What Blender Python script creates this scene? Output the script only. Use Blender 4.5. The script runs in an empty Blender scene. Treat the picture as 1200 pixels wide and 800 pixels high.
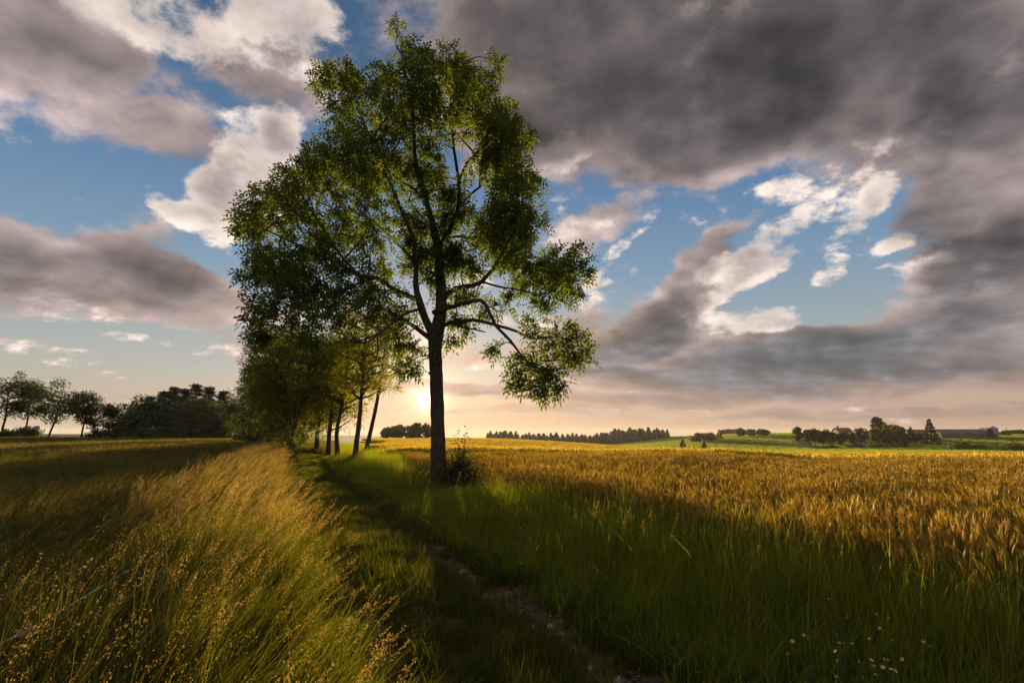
import bpy, bmesh, math, random
import numpy as np
from mathutils import Vector, Matrix

# ------------------------------------------------------------------ camera
scene = bpy.context.scene
R = math.radians
FPX, CU, CV, VH = 600.0, 600.0, 400.0, 508.0      # photo pixels: focal length, centre, eye-level line
EYE = 1.75
PITCH = math.atan((VH - CV) / FPX)
cam_data = bpy.data.cameras.new('camera')
cam_data.sensor_width = 36.0
cam_data.lens = 18.0
cam_data.clip_start = 0.05
cam_data.clip_end = 20000.0
cam = bpy.data.objects.new('camera', cam_data)
scene.collection.objects.link(cam)
cam.location = (0, 0, EYE)
cam.rotation_euler = (R(90) + PITCH, 0, 0)
scene.camera = cam

def ray(u, v):
    a, b = (u - CU) / FPX, (CV - v) / FPX
    cp, sp = math.cos(PITCH), math.sin(PITCH)
    return Vector((a, cp - b * sp, sp + b * cp))
def at(u, v, Y):
    """point on the ray through photo pixel (u, v) at ground distance Y in front of the camera"""
    d = ray(u, v)
    return Vector((0, 0, EYE)) + d * (Y / d.y)
def azel(u, v):
    d = ray(u, v).normalized()
    return math.degrees(math.atan2(d.x, d.y)), math.degrees(math.asin(d.z))

# ------------------------------------------------------------------ render and exposure
scene.view_settings.view_transform = 'Standard'
scene.view_settings.look = 'None'
scene.view_settings.exposure = 1.1
scene.view_settings.gamma = 1.0
scene.view_settings.use_curve_mapping = False
cy = scene.cycles
cy.max_bounces = 5
cy.diffuse_bounces = 3
cy.glossy_bounces = 2
cy.transmission_bounces = 4
cy.transparent_max_bounces = 4
cy.volume_bounces = 0
cy.use_adaptive_sampling = True
cy.adaptive_threshold = 0.02
cy.use_denoising = True
cy.sample_clamp_indirect = 6.0
cy.caustics_reflective = False
cy.caustics_refractive = False

# ------------------------------------------------------------------ sky
SUN_AZ, SUN_EL = azel(503.5, 467)
sun_dir = Vector((math.sin(R(SUN_AZ)) * math.cos(R(SUN_EL)), math.cos(R(SUN_AZ)) * math.cos(R(SUN_EL)), math.sin(R(SUN_EL))))

class NT:
    """small helper that writes node trees"""
    def __init__(self, tree):
        self.t = tree
        tree.nodes.clear()
    def n(self, kind, **kw):
        nd = self.t.nodes.new(kind)
        for k, v in kw.items():
            setattr(nd, k, v)
        return nd
    def put(self, sock, val):
        if val is None:
            return
        if isinstance(val, bpy.types.NodeSocket):
            self.t.links.new(val, sock)
        elif hasattr(val, '__len__') and sock.type == 'RGBA' and len(val) == 3:
            sock.default_value = (*val, 1)
        else:
            sock.default_value = val
    def m(self, op, a, b=None, c=None, clamp=False):
        nd = self.n('ShaderNodeMath', operation=op, use_clamp=clamp)
        for i, x in enumerate((a, b, c)):
            self.put(nd.inputs[i], x)
        return nd.outputs[0]
    def vm(self, op, a, b=None, scale=None):
        nd = self.n('ShaderNodeVectorMath', operation=op)
        self.put(nd.inputs[0], a)
        if b is not None:
            self.put(nd.inputs[1], b)
        if scale is not None:
            self.put(nd.inputs['Scale'], scale)
        return nd.outputs['Value'] if op in ('LENGTH', 'DOT_PRODUCT', 'DISTANCE') else nd.outputs['Vector']
    def mapr(self, x, a, b, c, d, mode='SMOOTHSTEP'):
        nd = self.n('ShaderNodeMapRange', interpolation_type=mode)
        for i, v in enumerate((x, a, b, c, d)):
            self.put(nd.inputs[i], v)
        return nd.outputs[0]
    def mix(self, f, a, b, blend='MIX'):
        nd = self.n('ShaderNodeMix', data_type='RGBA', blend_type=blend)
        self.put(nd.inputs[0], f)
        self.put(nd.inputs[6], a)
        self.put(nd.inputs[7], b)
        return nd.outputs[2]
    def noise(self, vec, scale, detail=4, rough=0.5, dist=0.0, lac=2.0, color=False, dim='3D'):
        nd = self.n('ShaderNodeTexNoise', noise_dimensions=dim)
        self.put(nd.inputs['Vector'], vec)
        for k, v in (('Scale', scale), ('Detail', detail), ('Roughness', rough), ('Distortion', dist), ('Lacunarity', lac)):
            self.put(nd.inputs[k], v)
        return nd.outputs['Color'] if color else nd.outputs[0]
    def ramp(self, x, stops, mode='LINEAR'):
        nd = self.n('ShaderNodeValToRGB')
        nd.color_ramp.interpolation = mode
        el = nd.color_ramp.elements
        while len(el) > 1:
            el.remove(el[-1])
        el[0].position = stops[0][0]
        el[0].color = (*stops[0][1], 1)
        for p, c in stops[1:]:
            e = el.new(p)
            e.color = (*c, 1)
        self.put(nd.inputs[0], x)
        return nd.outputs[0]

world = bpy.data.worlds.new('World')
scene.world = world
world.use_nodes = True
W = NT(world.node_tree)
out = W.n('ShaderNodeOutputWorld')
bg = W.n('ShaderNodeBackground')
W.t.links.new(bg.outputs[0], out.inputs[0])
d = W.vm('NORMALIZE', W.n('ShaderNodeTexCoord').outputs['Generated'])
sep = W.n('ShaderNodeSeparateXYZ')
W.put(sep.inputs[0], d)
dx, dy, dz = sep.outputs
az = W.m('MULTIPLY', W.m('ARCTAN2', dx, dy), 57.29578)
el = W.m('MULTIPLY', W.m('ARCSINE', dz), 57.29578)
zc = W.m('MAXIMUM', dz, 0.0)
# cloud-plane coordinates: bands flatten towards the horizon as real layers do
inv = W.m('DIVIDE', 1.0, W.m('ADD', zc, 0.36))
cq = W.n('ShaderNodeCombineXYZ')
W.put(cq.inputs[0], W.m('MULTIPLY', dx, inv)); W.put(cq.inputs[1], W.m('MULTIPLY', dy, inv))
q = cq.outputs[0]
cosun = W.m('MAXIMUM', W.vm('DOT_PRODUCT', d, tuple(sun_dir)), 0.0)

# clear air
nish = W.n('ShaderNodeTexSky', sky_type='NISHITA')
nish.sun_disc = False
nish.sun_elevation = R(SUN_EL)
nish.sun_rotation = R(SUN_AZ)
nish.altitude = 800.0
nish.air_density = 1.0
nish.dust_density = 1.6
nish.ozone_density = 2.0
SKY_STRENGTH = 0.075
air = W.vm('SCALE', nish.outputs[0], scale=SKY_STRENGTH)
grad = W.ramp(W.m('DIVIDE', W.m('MAXIMUM', el, 0.0), 90.0, clamp=True), [
    (0.0, (0.62, 0.44, 0.32)), (0.03, (0.62, 0.485, 0.385)), (0.07, (0.50, 0.50, 0.45)), (0.12, (0.37, 0.44, 0.46)),
    (0.19, (0.225, 0.355, 0.50)), (0.28, (0.12, 0.25, 0.44)), (0.42, (0.06, 0.135, 0.26)), (1.0, (0.035, 0.085, 0.19))])
clear = W.mix(0.85, air, grad)

# cloud masses: where the thick and thin parts of the layer lie (azimuth, elevation)
wcol = W.noise(q, 1.6, detail=4, rough=0.58, color=True)
wv = W.vm('SUBTRACT', wcol, (0.5, 0.5, 0.5))
pc = W.n('ShaderNodeCombineXYZ')
W.put(pc.inputs[0], az); W.put(pc.inputs[1], el)
wsc = W.mapr(el, 0.0, 25.0, 2.5, 24.0, 'LINEAR')
wflat = W.vm('MULTIPLY', W.vm('SCALE', wv, scale=wsc), (1.0, 0.75, 0.0))
P2 = W.vm('ADD', pc.outputs[0], wflat)

FRAMES = {}
def frame(rot, warp):
    """cloud coordinates turned by a few shared angles"""
    rot = round(rot / 14.0) * 14
    key = (rot, warp)
    if (0, warp) not in FRAMES:
        FRAMES[(0, warp)] = P2 if warp == 1 else W.vm('ADD', pc.outputs[0], W.vm('SCALE', wflat, scale=warp))
    src = FRAMES[(0, warp)]
    if key not in FRAMES:
        c_, s_ = math.cos(R(rot)), math.sin(R(rot))
        if True:
            cc = W.n('ShaderNodeCombineXYZ')
            W.put(cc.inputs[0], W.vm('DOT_PRODUCT', src, (c_, s_, 0))); W.put(cc.inputs[1], W.vm('DOT_PRODUCT', src, (-s_, c_, 0)))
            FRAMES[key] = cc.outputs[0]
    return FRAMES[key], R(rot)
def total(blobs, warp):
    acc = 0.0
    for u, v, ru, rv, rot, amp in blobs:
        a0, e0 = azel(u, v)
        a1, _ = azel(u + 1, v); _, e1 = azel(u, v - 1)
        fr, th = frame(rot, warp)
        c_, s_ = math.cos(th), math.sin(th)
        kx, ky = 1 / (1.35 * ru * abs(a1 - a0)), 1 / (1.35 * rv * abs(e1 - e0))
        nd = W.n('ShaderNodeVectorMath', operation='MULTIPLY_ADD')
        W.put(nd.inputs[0], fr)
        nd.inputs[1].default_value = (kx, ky, 0)
        nd.inputs[2].default_value = (-(a0 * c_ + e0 * s_) * kx, -(-a0 * s_ + e0 * c_) * ky, 0)
        p_ = nd.outputs[0]
        x = W.m('MULTIPLY_ADD', W.vm('DOT_PRODUCT', p_, p_), -1.25, 1.25, clamp=True)
        acc = W.m('MULTIPLY_ADD', x, amp, acc)
    return acc
#        u    v    ru   rv  rot  amp
GREY = [(590, 30, 150, 120, 0, 0.75), (740, 80, 200, 110, 0, 1.2), (930, 60, 210, 120, 0, 1.2), (1150, 200, 130, 110, 0, 1.0), (1010, 190, 100, 40, 0, 0.5), (640, 150, 80, 60, 0, 0.5), (780, 190, 60, 40, 0, 0.45),
        (1150, 50, 160, 120, 0, 0.8), (1190, 300, 120, 50, 28, 0.8), (1090, 335, 60, 22, 28, 0.5),
        (1060, 410, 270, 50, 0, 1.2), (820, 420, 180, 40, 0, 0.9), (800, 345, 85, 34, 42, 0.9), (715, 385, 80, 40, 14, 0.75),
        (560, 400, 90, 22, 0, 0.5), (548, 457, 56, 8, 0, 1.2), (455, 446, 60, 6, 0, 0.9), (780, 470, 160, 8, 0, 0.9), (690, 440, 90, 8, 0, 0.6), (935, 462, 45, 12, 0, 0.7),
        (1040, 482, 240, 6, 0, 0.8), (640, 484, 120, 5, 0, 0.7), (860, 490, 150, 4, 0, 0.7), (250, 462, 120, 5, 0, 0.5), (120, 478, 120, 4, 0, 0.45), (610, 466, 60, 6, 0, 0.6), (330, 440, 60, 6, 0, 0.5), (880, 448, 200, 10, 0, 0.5),
        (100, 322, 210, 46, 0, 0.6), (235, 345, 120, 42, -14, 0.55), (20, 310, 90, 46, 0, 0.3), (190, 290, 80, 34, 0, 0.35),
        (30, 30, 120, 90, 0, 0.7), (90, 120, 170, 70, 0, 0.42), (300, 88, 90, 46, 0, 0.6), (130, 170, 130, 26, 14, 0.42),
        (275, 215, 56, 44, 14, 0.8), (690, 265, 60, 22, 28, 0.45), (850, 262, 40, 12, 14, 0.35)]
WHITE = [(170, 20, 140, 46, 0, 0.95), (330, 14, 70, 40, 0, 0.9), (290, 205, 60, 62, 14, 1.2), (330, 150, 26, 30, 0, 0.75), (235, 225, 40, 34, 0, 0.6), (665, 178, 27, 26, 0, 1.0),
         (905, 285, 62, 26, 42, 1.05), (850, 325, 44, 26, 28, 0.8), (985, 256, 36, 20, 28, 0.7), (1020, 230, 22, 18, 0, 0.7), (1050, 280, 28, 12, 14, 0.75),
         (972, 315, 22, 18, 42, 0.7), (906, 225, 26, 16, 0, 0.55), (880, 372, 80, 14, 0, 0.75), (715, 318, 40, 10, 14, 0.7), (745, 265, 70, 9, 42, 0.45), (720, 295, 40, 10, 28, 0.5),
         (175, 236, 50, 11, -28, 0.5), (235, 268, 60, 18, -14, 0.7), (185, 398, 90, 6, 0, 0.6), (690, 345, 40, 24, 0, 0.55), (945, 462, 40, 8, 0, 0.5), (640, 242, 26, 12, 0, 0.5)]
fine = W.noise(q, 4.6, detail=9, rough=0.64)
off = sun_dir.copy(); off.z = 0; off = off.normalized() * 0.042
fine2 = W.noise(W.vm('ADD', q, tuple(off)), 4.6, detail=4, rough=0.64)
soft = W.noise(q, 1.25, detail=2, rough=0.5)
relief = W.m('SUBTRACT', fine, fine2)
fd = W.m('SUBTRACT', fine, 0.5)
Tg = total(GREY, 1)
Fg = W.m('ADD', Tg, W.m('MULTIPLY', fd, 2.7))
Fg = W.m('ADD', Fg, W.m('MULTIPLY', W.m('SUBTRACT', soft, 0.5), 0.8))
Fw = W.m('ADD', total(WHITE, 0.3), W.m('MULTIPLY', fd, 4.8))
# the same broken cover goes on round the rest of the sky
behind = W.mapr(W.m('ABSOLUTE', az), 52.0, 75.0, 0.0, 1.0)
over = W.mapr(el, 44.0, 60.0, 0.0, 1.0)
rest = W.m('MAXIMUM', behind, over)
Fg = W.m('ADD', Fg, W.m('MULTIPLY', rest, W.mapr(soft, 0.35, 0.65, 0.1, 1.0)))
upper = W.mapr(el, -0.2, 1.2, 0.0, 1.0)
ag = W.m('MULTIPLY', W.mapr(Fg, 0.10, 0.68, 0.0, 1.0), upper)
aw = W.m('MULTIPLY', W.mapr(Fw, 0.34, 1.0, 0.0, 1.0), upper)
thick = W.mapr(W.m('ADD', W.m('ADD', Tg, W.m('MULTIPLY', rest, 0.6)), W.m('MULTIPLY', fd, 1.5)), 0.15, 1.75, 0.0, 1.0)
low = W.mapr(el, 2.0, 17.0, 1.0, 0.0)
edgec = W.mix(low, (0.43, 0.34, 0.325), (0.45, 0.335, 0.29))
corec = W.mix(low, (0.095, 0.078, 0.076), (0.165, 0.170, 0.196))
gcol = W.mix(thick, edgec, corec)
mid1 = W.noise(q, 2.3, detail=3, rough=0.55)
mid2 = W.noise(W.vm('ADD', q, tuple(off * 2.6)), 2.3, detail=2, rough=0.55)
lit = W.m('MULTIPLY', W.mapr(relief, -0.14, 0.14, 0.68, 1.38, 'LINEAR'), W.mapr(W.m('SUBTRACT', mid1, mid2), -0.13, 0.13, 0.6, 1.55, 'LINEAR'))
lit = W.m('MULTIPLY', lit, W.mapr(soft, 0.3, 0.7, 0.85, 1.15, 'LINEAR'))
lit = W.m('ADD', W.m('MULTIPLY', lit, W.mapr(low, 0.0, 1.0, 1.0, 0.6, 'LINEAR')), W.mapr(low, 0.0, 1.0, 0.0, 0.4, 'LINEAR'))
gcol = W.vm('SCALE', gcol, scale=lit)
under = W.m('MULTIPLY', W.m('POWER', cosun, 14.0), W.mapr(thick, 0.0, 0.9, 1.0, 0.25, 'LINEAR'))
gcol = W.vm('ADD', gcol, W.vm('SCALE', (0.34, 0.19, 0.09), scale=under))
wcolr = W.mix(W.mapr(W.m('ADD', Fw, W.m('MULTIPLY', W.m('SUBTRACT', mid2, mid1), 5.0)), 0.75, 2.3, 0.0, 1.0), (0.90, 0.77, 0.69), (0.36, 0.295, 0.285))
wcolr = W.vm('SCALE', wcolr, scale=W.mapr(relief, -0.15, 0.15, 0.72, 1.25, 'LINEAR'))
sky = W.mix(W.m('MULTIPLY', ag, 0.94), clear, gcol)
sky = W.mix(W.m('MULTIPLY', aw, W.mapr(thick, 0.25, 0.7, 0.96, 0.1)), sky, wcolr)
# aureole of the low sun in hazy air, partly behind the cloud bars
def power(n):
    return W.m('POWER', cosun, float(n))
def glow(n, s, col):
    return W.vm('SCALE', col, scale=W.m('MULTIPLY', power(n), s))
veil = W.m('SUBTRACT', 1.0, W.m('MULTIPLY', ag, 0.55))
g = W.vm('ADD', glow(9, 0.05, (1.0, 0.72, 0.50)), glow(45, 0.24, (1.0, 0.58, 0.30)))
sky = W.vm('ADD', sky, g)
g2 = W.vm('ADD', glow(700, 0.36, (1.0, 0.76, 0.45)), glow(4500, 2.6, (1.0, 0.86, 0.6)))
sky = W.vm('ADD', sky, W.vm('SCALE', g2, scale=veil))
# hazy air along the horizon
hz = W.mapr(el, 0.0, 7.0, 0.6, 0.0)
hcol = W.mix(W.mapr(az, -5.0, 50.0, 0.0, 1.0), (0.82, 0.52, 0.33), (0.45, 0.29, 0.22))
hcol = W.mix(W.mapr(az, -12.0, -50.0, 0.0, 1.0), hcol, (0.50, 0.44, 0.34))
sky = W.mix(hz, sky, hcol)
W.put(bg.inputs[0], sky)
bg.inputs[1].default_value = 0.467
world.cycles.sampling_method = 'MANUAL'
world.cycles.sample_map_resolution = 512

# ------------------------------------------------------------------ sun
sl = bpy.data.lights.new('sun', 'SUN')
sl.energy = 4.8
sl.angle = R(0.6)
sl.color = (1.0, 0.71, 0.36)
sun = bpy.data.objects.new('sun', sl)
scene.collection.objects.link(sun)
sun.location = sun_dir * 60
sun.rotation_euler = sun_dir.to_track_quat('Z', 'Y').to_euler()

# ------------------------------------------------------------------ helpers
rng = np.random.default_rng(7)
COL = scene.collection

def link(o, parent=None):
    COL.objects.link(o)
    if parent is not None:
        o.parent = parent
    return o
def tag(o, label=None, cat=None, group=None, kind=None):
    if label: o['label'] = label
    if cat: o['category'] = cat
    if group: o['group'] = group
    if kind: o['kind'] = kind
    return o
def empty(name, loc, rz=0.0):
    o = bpy.data.objects.new(name, None)
    o.empty_display_size = 0.2
    o.location = loc
    o.rotation_euler = (0, 0, rz)
    return link(o)

class MB:
    """collects vertices and faces (quads and triangles) as arrays, then makes one mesh"""
    def __init__(self):
        self.v, self.f, self.mi, self.var, self.n = [], [], [], [], 0
    def add(self, verts, faces, mat=0, var=None):
        verts = np.asarray(verts, float).reshape(-1, 3)
        faces = np.asarray(faces, int)
        self.v.append(verts)
        self.f.append(faces + self.n)
        self.mi.append(np.full(len(faces), mat, int))
        self.var.append(np.full(len(verts), 0.5) if var is None else np.asarray(var, float))
        self.n += len(verts)
    def mesh(self, name, mats, smooth=False):
        me = bpy.data.meshes.new(name)
        v = np.concatenate(self.v)
        me.vertices.add(len(v))
        me.vertices.foreach_set('co', v.ravel())
        sizes = np.concatenate([np.full(len(f), f.shape[1]) for f in self.f])
        loops = np.concatenate([f.ravel() for f in self.f])
        starts = np.concatenate([[0], np.cumsum(sizes)[:-1]])
        me.loops.add(len(loops))
        me.loops.foreach_set('vertex_index', loops.astype(np.int32))
        me.polygons.add(len(sizes))
        me.polygons.foreach_set('loop_start', starts.astype(np.int32))
        me.polygons.foreach_set('material_index', np.concatenate(self.mi).astype(np.int32))
        me.polygons.foreach_set('use_smooth', np.full(len(sizes), smooth))
        a = me.attributes.new('vary', 'FLOAT', 'POINT')
        a.data.foreach_set('value', np.concatenate(self.var).astype(np.float32))
        for m in mats:
            me.materials.append(m)
        me.update(calc_edges=True)
        return me
    def obj(self, name, mats, parent=None, smooth=False, loc=None):
        o = bpy.data.objects.new(name, self.mesh(name, mats if isinstance(mats, (list, tuple)) else [mats], smooth))
        if loc is not None:
            o.location = loc
        return link(o, parent)
    def box(self, c, s, mat=0, rz=0.0):
        x, y, z = np.array(s) / 2
        v = np.array([[-x, -y, -z], [x, -y, -z], [x, y, -z], [-x, y, -z], [-x, -y, z], [x, -y, z], [x, y, z], [-x, y, z]])
        cr, sr = math.cos(rz), math.sin(rz)
        v = v @ np.array([[cr, sr, 0], [-sr, cr, 0], [0, 0, 1]]) + np.array(c)
        self.add(v, [[0, 3, 2, 1], [4, 5, 6, 7], [0, 1, 5, 4], [1, 2, 6, 5], [2, 3, 7, 6], [3, 0, 4, 7]], mat)
    def tube(self, pts, rad, sides=8, mat=0, rough=0.0, cap=True, r=None):
        pts = np.asarray(pts, float); rad = np.asarray(rad, float)
        n = len(pts)
        t = np.gradient(pts, axis=0)
        t /= np.linalg.norm(t, axis=1)[:, None] + 1e-9
        ref = np.array([0.0, 1.0, 0.15]) if abs(t[0][1]) < 0.8 else np.array([1.0, 0, 0.1])
        V = []
        for i in range(n):
            a = np.cross(t[i], ref); a /= np.linalg.norm(a) + 1e-9
            b = np.cross(t[i], a)
            ref = np.cross(a, t[i])
            th = np.linspace(0, 2 * np.pi, sides, endpoint=False)
            rr = rad[i] * (1 + (rough * (r or rng).normal(size=sides) if rough else 0))
            V.append(pts[i] + (np.cos(th) * rr)[:, None] * a + (np.sin(th) * rr)[:, None] * b)
        V = np.concatenate(V)
        i, j = np.meshgrid(np.arange(n - 1), np.arange(sides), indexing='ij')
        i, j = i.ravel(), j.ravel(); k = (j + 1) % sides
        self.add(V, np.stack([i * sides + j, i * sides + k, (i + 1) * sides + k, (i + 1) * sides + j], 1), mat)
        if cap and sides >= 5:
            c0 = np.arange(sides)
            self.add(np.vstack([V[-sides:], pts[-1]]), np.stack([c0, (c0 + 1) % sides, np.full(sides, sides)], 1), mat)

def curve(pts, rad, step=0.25):
    """smooth a polyline of points and radii"""
    pts = np.asarray(pts, float); rad = np.asarray(rad, float)
    p = np.vstack([2 * pts[0] - pts[1], pts, 2 * pts[-1] - pts[-2]])
    out_p, out_r = [], []
    for i in range(len(pts) - 1):
        a, b, c, e = p[i:i + 4]
        m = max(2, int(np.linalg.norm(c - b) / step))
        for t in np.linspace(0, 1, m, endpoint=False):
            out_p.append(0.5 * (2 * b + (c - a) * t + (2 * a - 5 * b + 4 * c - e) * t * t + (3 * b - a - 3 * c + e) * t ** 3))
            out_r.append(rad[i] + (rad[i + 1] - rad[i]) * t)
    out_p.append(pts[-1]); out_r.append(rad[-1])
    return np.array(out_p), np.array(out_r)

# ------------------------------------------------------------------ materials
def material(name):
    m = bpy.data.materials.new(name)
    m.use_nodes = True
    return m, NT(m.node_tree)
def finish(n, shader, disp=None):
    o = n.n('ShaderNodeOutputMaterial')
    n.t.links.new(shader, o.inputs[0])
def principled(n, col, rough=0.9, spec=0.2, bump=None, bstr=0.3, bdist=0.05):
    p = n.n('ShaderNodeBsdfPrincipled')
    n.put(p.inputs['Base Color'], col)
    n.put(p.inputs['Roughness'], rough)
    n.put(p.inputs['Specular IOR Level'], spec)
    if bump is not None:
        b = n.n('ShaderNodeBump')
        n.put(b.inputs['Height'], bump)
        b.inputs['Strength'].default_value = bstr
        b.inputs['Distance'].default_value = bdist
        n.t.links.new(b.outputs[0], p.inputs['Normal'])
    return p.outputs[0]
def leafy(name, c1, c2, trans, amount=0.5, inst=False, gloss=0.025, c3=None):
    """two-sided foliage: part reflects, part lets light through; colour differs leaf by leaf (or plant by plant)"""
    m, n = material(name)
    va = n.n('ShaderNodeAttribute', attribute_name='vary').outputs['Fac']
    if inst:
        rnd = n.n('ShaderNodeObjectInfo').outputs['Random']
        va = n.m('ADD', n.m('MULTIPLY', va, 0.5), n.m('MULTIPLY', rnd, 0.5))
    stops = [(0.1, c1), (0.9, c2)] if c3 is None else [(0.05, c1), (0.75, c2), (0.95, c3)]
    col = n.ramp(va, stops)
    tint = n.mix(1.0, col, trans, 'MULTIPLY')
    df = n.n('ShaderNodeBsdfDiffuse'); n.put(df.inputs[0], col)
    tr = n.n('ShaderNodeBsdfTranslucent'); n.put(tr.inputs[0], tint)
    mx = n.n('ShaderNodeMixShader'); mx.inputs[0].default_value = amount
    n.t.links.new(df.outputs[0], mx.inputs[1]); n.t.links.new(tr.outputs[0], mx.inputs[2])
    if gloss:
        gl = n.n('ShaderNodeBsdfGlossy'); gl.inputs['Roughness'].default_value = 0.45
        n.put(gl.inputs[0], (0.8, 0.8, 0.8))
        mg = n.n('ShaderNodeMixShader'); mg.inputs[0].default_value = gloss
        n.t.links.new(mx.outputs[0], mg.inputs[1]); n.t.links.new(gl.outputs[0], mg.inputs[2])
        mx = mg
    finish(n, mx.outputs[0])
    return m

def obj_pos(n):
    return n.n('ShaderNodeTexCoord').outputs['Object']

m_bark, n = material('bark')
pos = obj_pos(n)
mp = n.n('ShaderNodeMapping'); n.put(mp.inputs[0], pos); mp.inputs['Scale'].default_value = (1, 1, 0.22)
ridge = n.noise(mp.outputs[0], 34, 6, 0.65, 0.6)
patch = n.noise(pos, 2.2, 4, 0.6)
col = n.mix(n.mapr(ridge, 0.35, 0.65, 0, 1), (0.035, 0.026, 0.02), (0.13, 0.10, 0.075))
col = n.mix(n.mapr(patch, 0.5, 0.75, 0, 0.5), col, (0.10, 0.105, 0.07))
finish(n, principled(n, col, 0.92, 0.15, ridge, 1.0, 0.03))

m_far_bark, n = material('far_bark')
finish(n, principled(n, n.mix(n.noise(obj_pos(n), 5, 3), (0.03, 0.024, 0.018), (0.07, 0.055, 0.04)), 0.95, 0.1))

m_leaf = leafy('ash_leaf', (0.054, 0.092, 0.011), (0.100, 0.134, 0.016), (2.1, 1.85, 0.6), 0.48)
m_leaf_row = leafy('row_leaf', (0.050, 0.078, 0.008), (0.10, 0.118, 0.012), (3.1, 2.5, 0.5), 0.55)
m_leaf_bright = leafy('backlit_leaf', (0.070, 0.092, 0.008), (0.13, 0.14, 0.012), (3.6, 3.0, 0.4), 0.6)  # brighter copy of the row leaf, yellow backlight put into its colour
m_leaf_dark = leafy('dark_leaf', (0.026, 0.042, 0.010), (0.055, 0.080, 0.018), (1.8, 1.6, 0.8), 0.35, gloss=0.04)  # dark foliage; on two row trees and the hedge bushes it paints shade
m_leaf_farm = leafy('farm_leaf', (0.035, 0.055, 0.012), (0.08, 0.10, 0.02), (2.4, 2.0, 0.7), 0.5, gloss=0.04)
m_needle = leafy('needle', (0.014, 0.026, 0.012), (0.030, 0.045, 0.018), (1.5, 1.4, 0.8), 0.25, gloss=0.04)
m_grass = leafy('green_blade', (0.085, 0.125, 0.008), (0.160, 0.180, 0.012), (2.7, 2.5, 0.5), 0.62, inst=True)
m_dry = leafy('dry_blade', (0.08, 0.08, 0.014), (0.18, 0.145, 0.036), (1.7, 1.5, 0.8), 0.5, inst=True)
m_seed = leafy('seed_head', (0.18, 0.135, 0.04), (0.36, 0.27, 0.09), (1.6, 1.4, 0.8), 0.5, inst=True)
m_bank = leafy('bank_blade', (0.052, 0.074, 0.008), (0.105, 0.108, 0.014), (1.9, 1.65, 0.5), 0.5, inst=True)
m_meadow = leafy('meadow_blade', (0.045, 0.064, 0.008), (0.088, 0.090, 0.016), (1.8, 1.6, 0.6), 0.45, inst=True)
m_short = leafy('short_blade', (0.045, 0.065, 0.008), (0.09, 0.095, 0.016), (2.0, 1.8, 0.6), 0.5, inst=True)
m_ear = leafy('wheat_ear', (0.27, 0.20, 0.03), (0.45, 0.345, 0.075), (1.65, 1.5, 0.7), 0.55, inst=True)
m_stalk = leafy('wheat_stalk', (0.09, 0.105, 0.012), (0.20, 0.185, 0.028), (1.5, 1.4, 0.7), 0.4, inst=True)
m_wleaf = leafy('wheat_leaf', (0.08, 0.105, 0.010), (0.18, 0.17, 0.022), (1.7, 1.6, 0.7), 0.5, inst=True)

# ------------------------------------------------------------------ terrain
def Xc(Y):
    """centre line of the grassy farm track"""
    t = np.clip(np.asarray(Y, float), -60, 48) - 4.2
    ex = np.maximum(np.asarray(Y, float) - 48, 0)
    return -0.05 - 0.5 * t + 0.0019 * t * np.abs(t) - 0.33 * ex
def S(x, y):
    """distance to the right of the track's centre line"""
    return (np.asarray(x, float) - Xc(y)) * 0.894

ctrl = []
def cp_px(u, v, Y, drop=0.0):
    p = at(u, v, Y)
    ctrl.append((p.x, p.y, p.z - drop))
for a in (-60, -40, -20, 0, 20, 40, 60):
    for r_ in (2, 6, 14, 24):
        ctrl.append((r_ * math.sin(R(a)), r_ * math.cos(R(a)), 0.0))
for u, v, Y in ((-60, 513, 110), (60, 513.2, 112), (150, 514, 118), (250, 514.5, 118), (60, 522, 55), (250, 523, 50), (340, 518, 95), (120, 511, 190), (-200, 511, 180)):
    cp_px(u, v, Y, 0.25)
for u, v, Y in ((400, 513.5, 170), (470, 513, 190), (540, 513, 200), (600, 514.5, 200), (650, 517, 190), (700, 520, 180), (800, 526.5, 145), (900, 528.5, 120), (1000, 529.3, 100), (1100, 529.7, 85), (1200, 530, 74), (1300, 531, 66),
                (600, 523, 90), (750, 529, 85), (900, 534, 60), (1100, 540, 46)):
    cp_px(u, v, Y, 1.15)
for u, v, Y in ((470, 516, 270), (570, 519, 300), (680, 524, 280), (800, 528.8, 255), (900, 527.8, 250), (1000, 526.5, 245), (1100, 526, 225), (1200, 528, 190), (1320, 529, 170)):
    cp_px(u, v, Y)
for u, v, Y in ((960, 524.5, 285), (1050, 523, 285), (1150, 520, 280), (1250, 520, 260), (1000, 515, 335), (1080, 513.6, 335), (1140, 512.4, 345), (1190, 511.5, 345),
                (930, 507.8, 450), (870, 508.4, 480), (1040, 508.5, 480), (1190, 508.3, 520), (800, 512.5, 520), (850, 515.5, 400), (800, 525, 320), (880, 522, 330),
                (570, 515, 600), (640, 518.5, 590), (700, 520.5, 570), (735, 517, 600), (780, 512, 640), (300, 510, 500), (470, 511, 420), (0, 510, 500)):
    cp_px(u, v, Y)
for a in (-60, -40, -20, 0, 20, 40, 60):
    for r_ in (1100, 3000, 9000):
        ctrl.append((r_ * math.sin(R(a)), r_ * math.cos(R(a)), -4.0 - r_ * 0.002))
ctrl = np.array(ctrl)
def _pol(x, y):
    r = np.hypot(x, y)
    a = np.clip(np.arctan2(x, y), -R(62), R(62))
    return np.stack([a * 2.2, np.log(r + 25.0)], -1)
def _k(dd):
    return np.where(dd > 1e-9, dd * dd * np.log(dd + 1e-12), 0.0)
cpp = _pol(ctrl[:, 0], ctrl[:, 1])
_N = len(cpp)
A = np.zeros((_N + 3, _N + 3))
A[:_N, :_N] = _k(np.linalg.norm(cpp[:, None] - cpp[None], axis=2)) + np.eye(_N) * 2e-4
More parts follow.
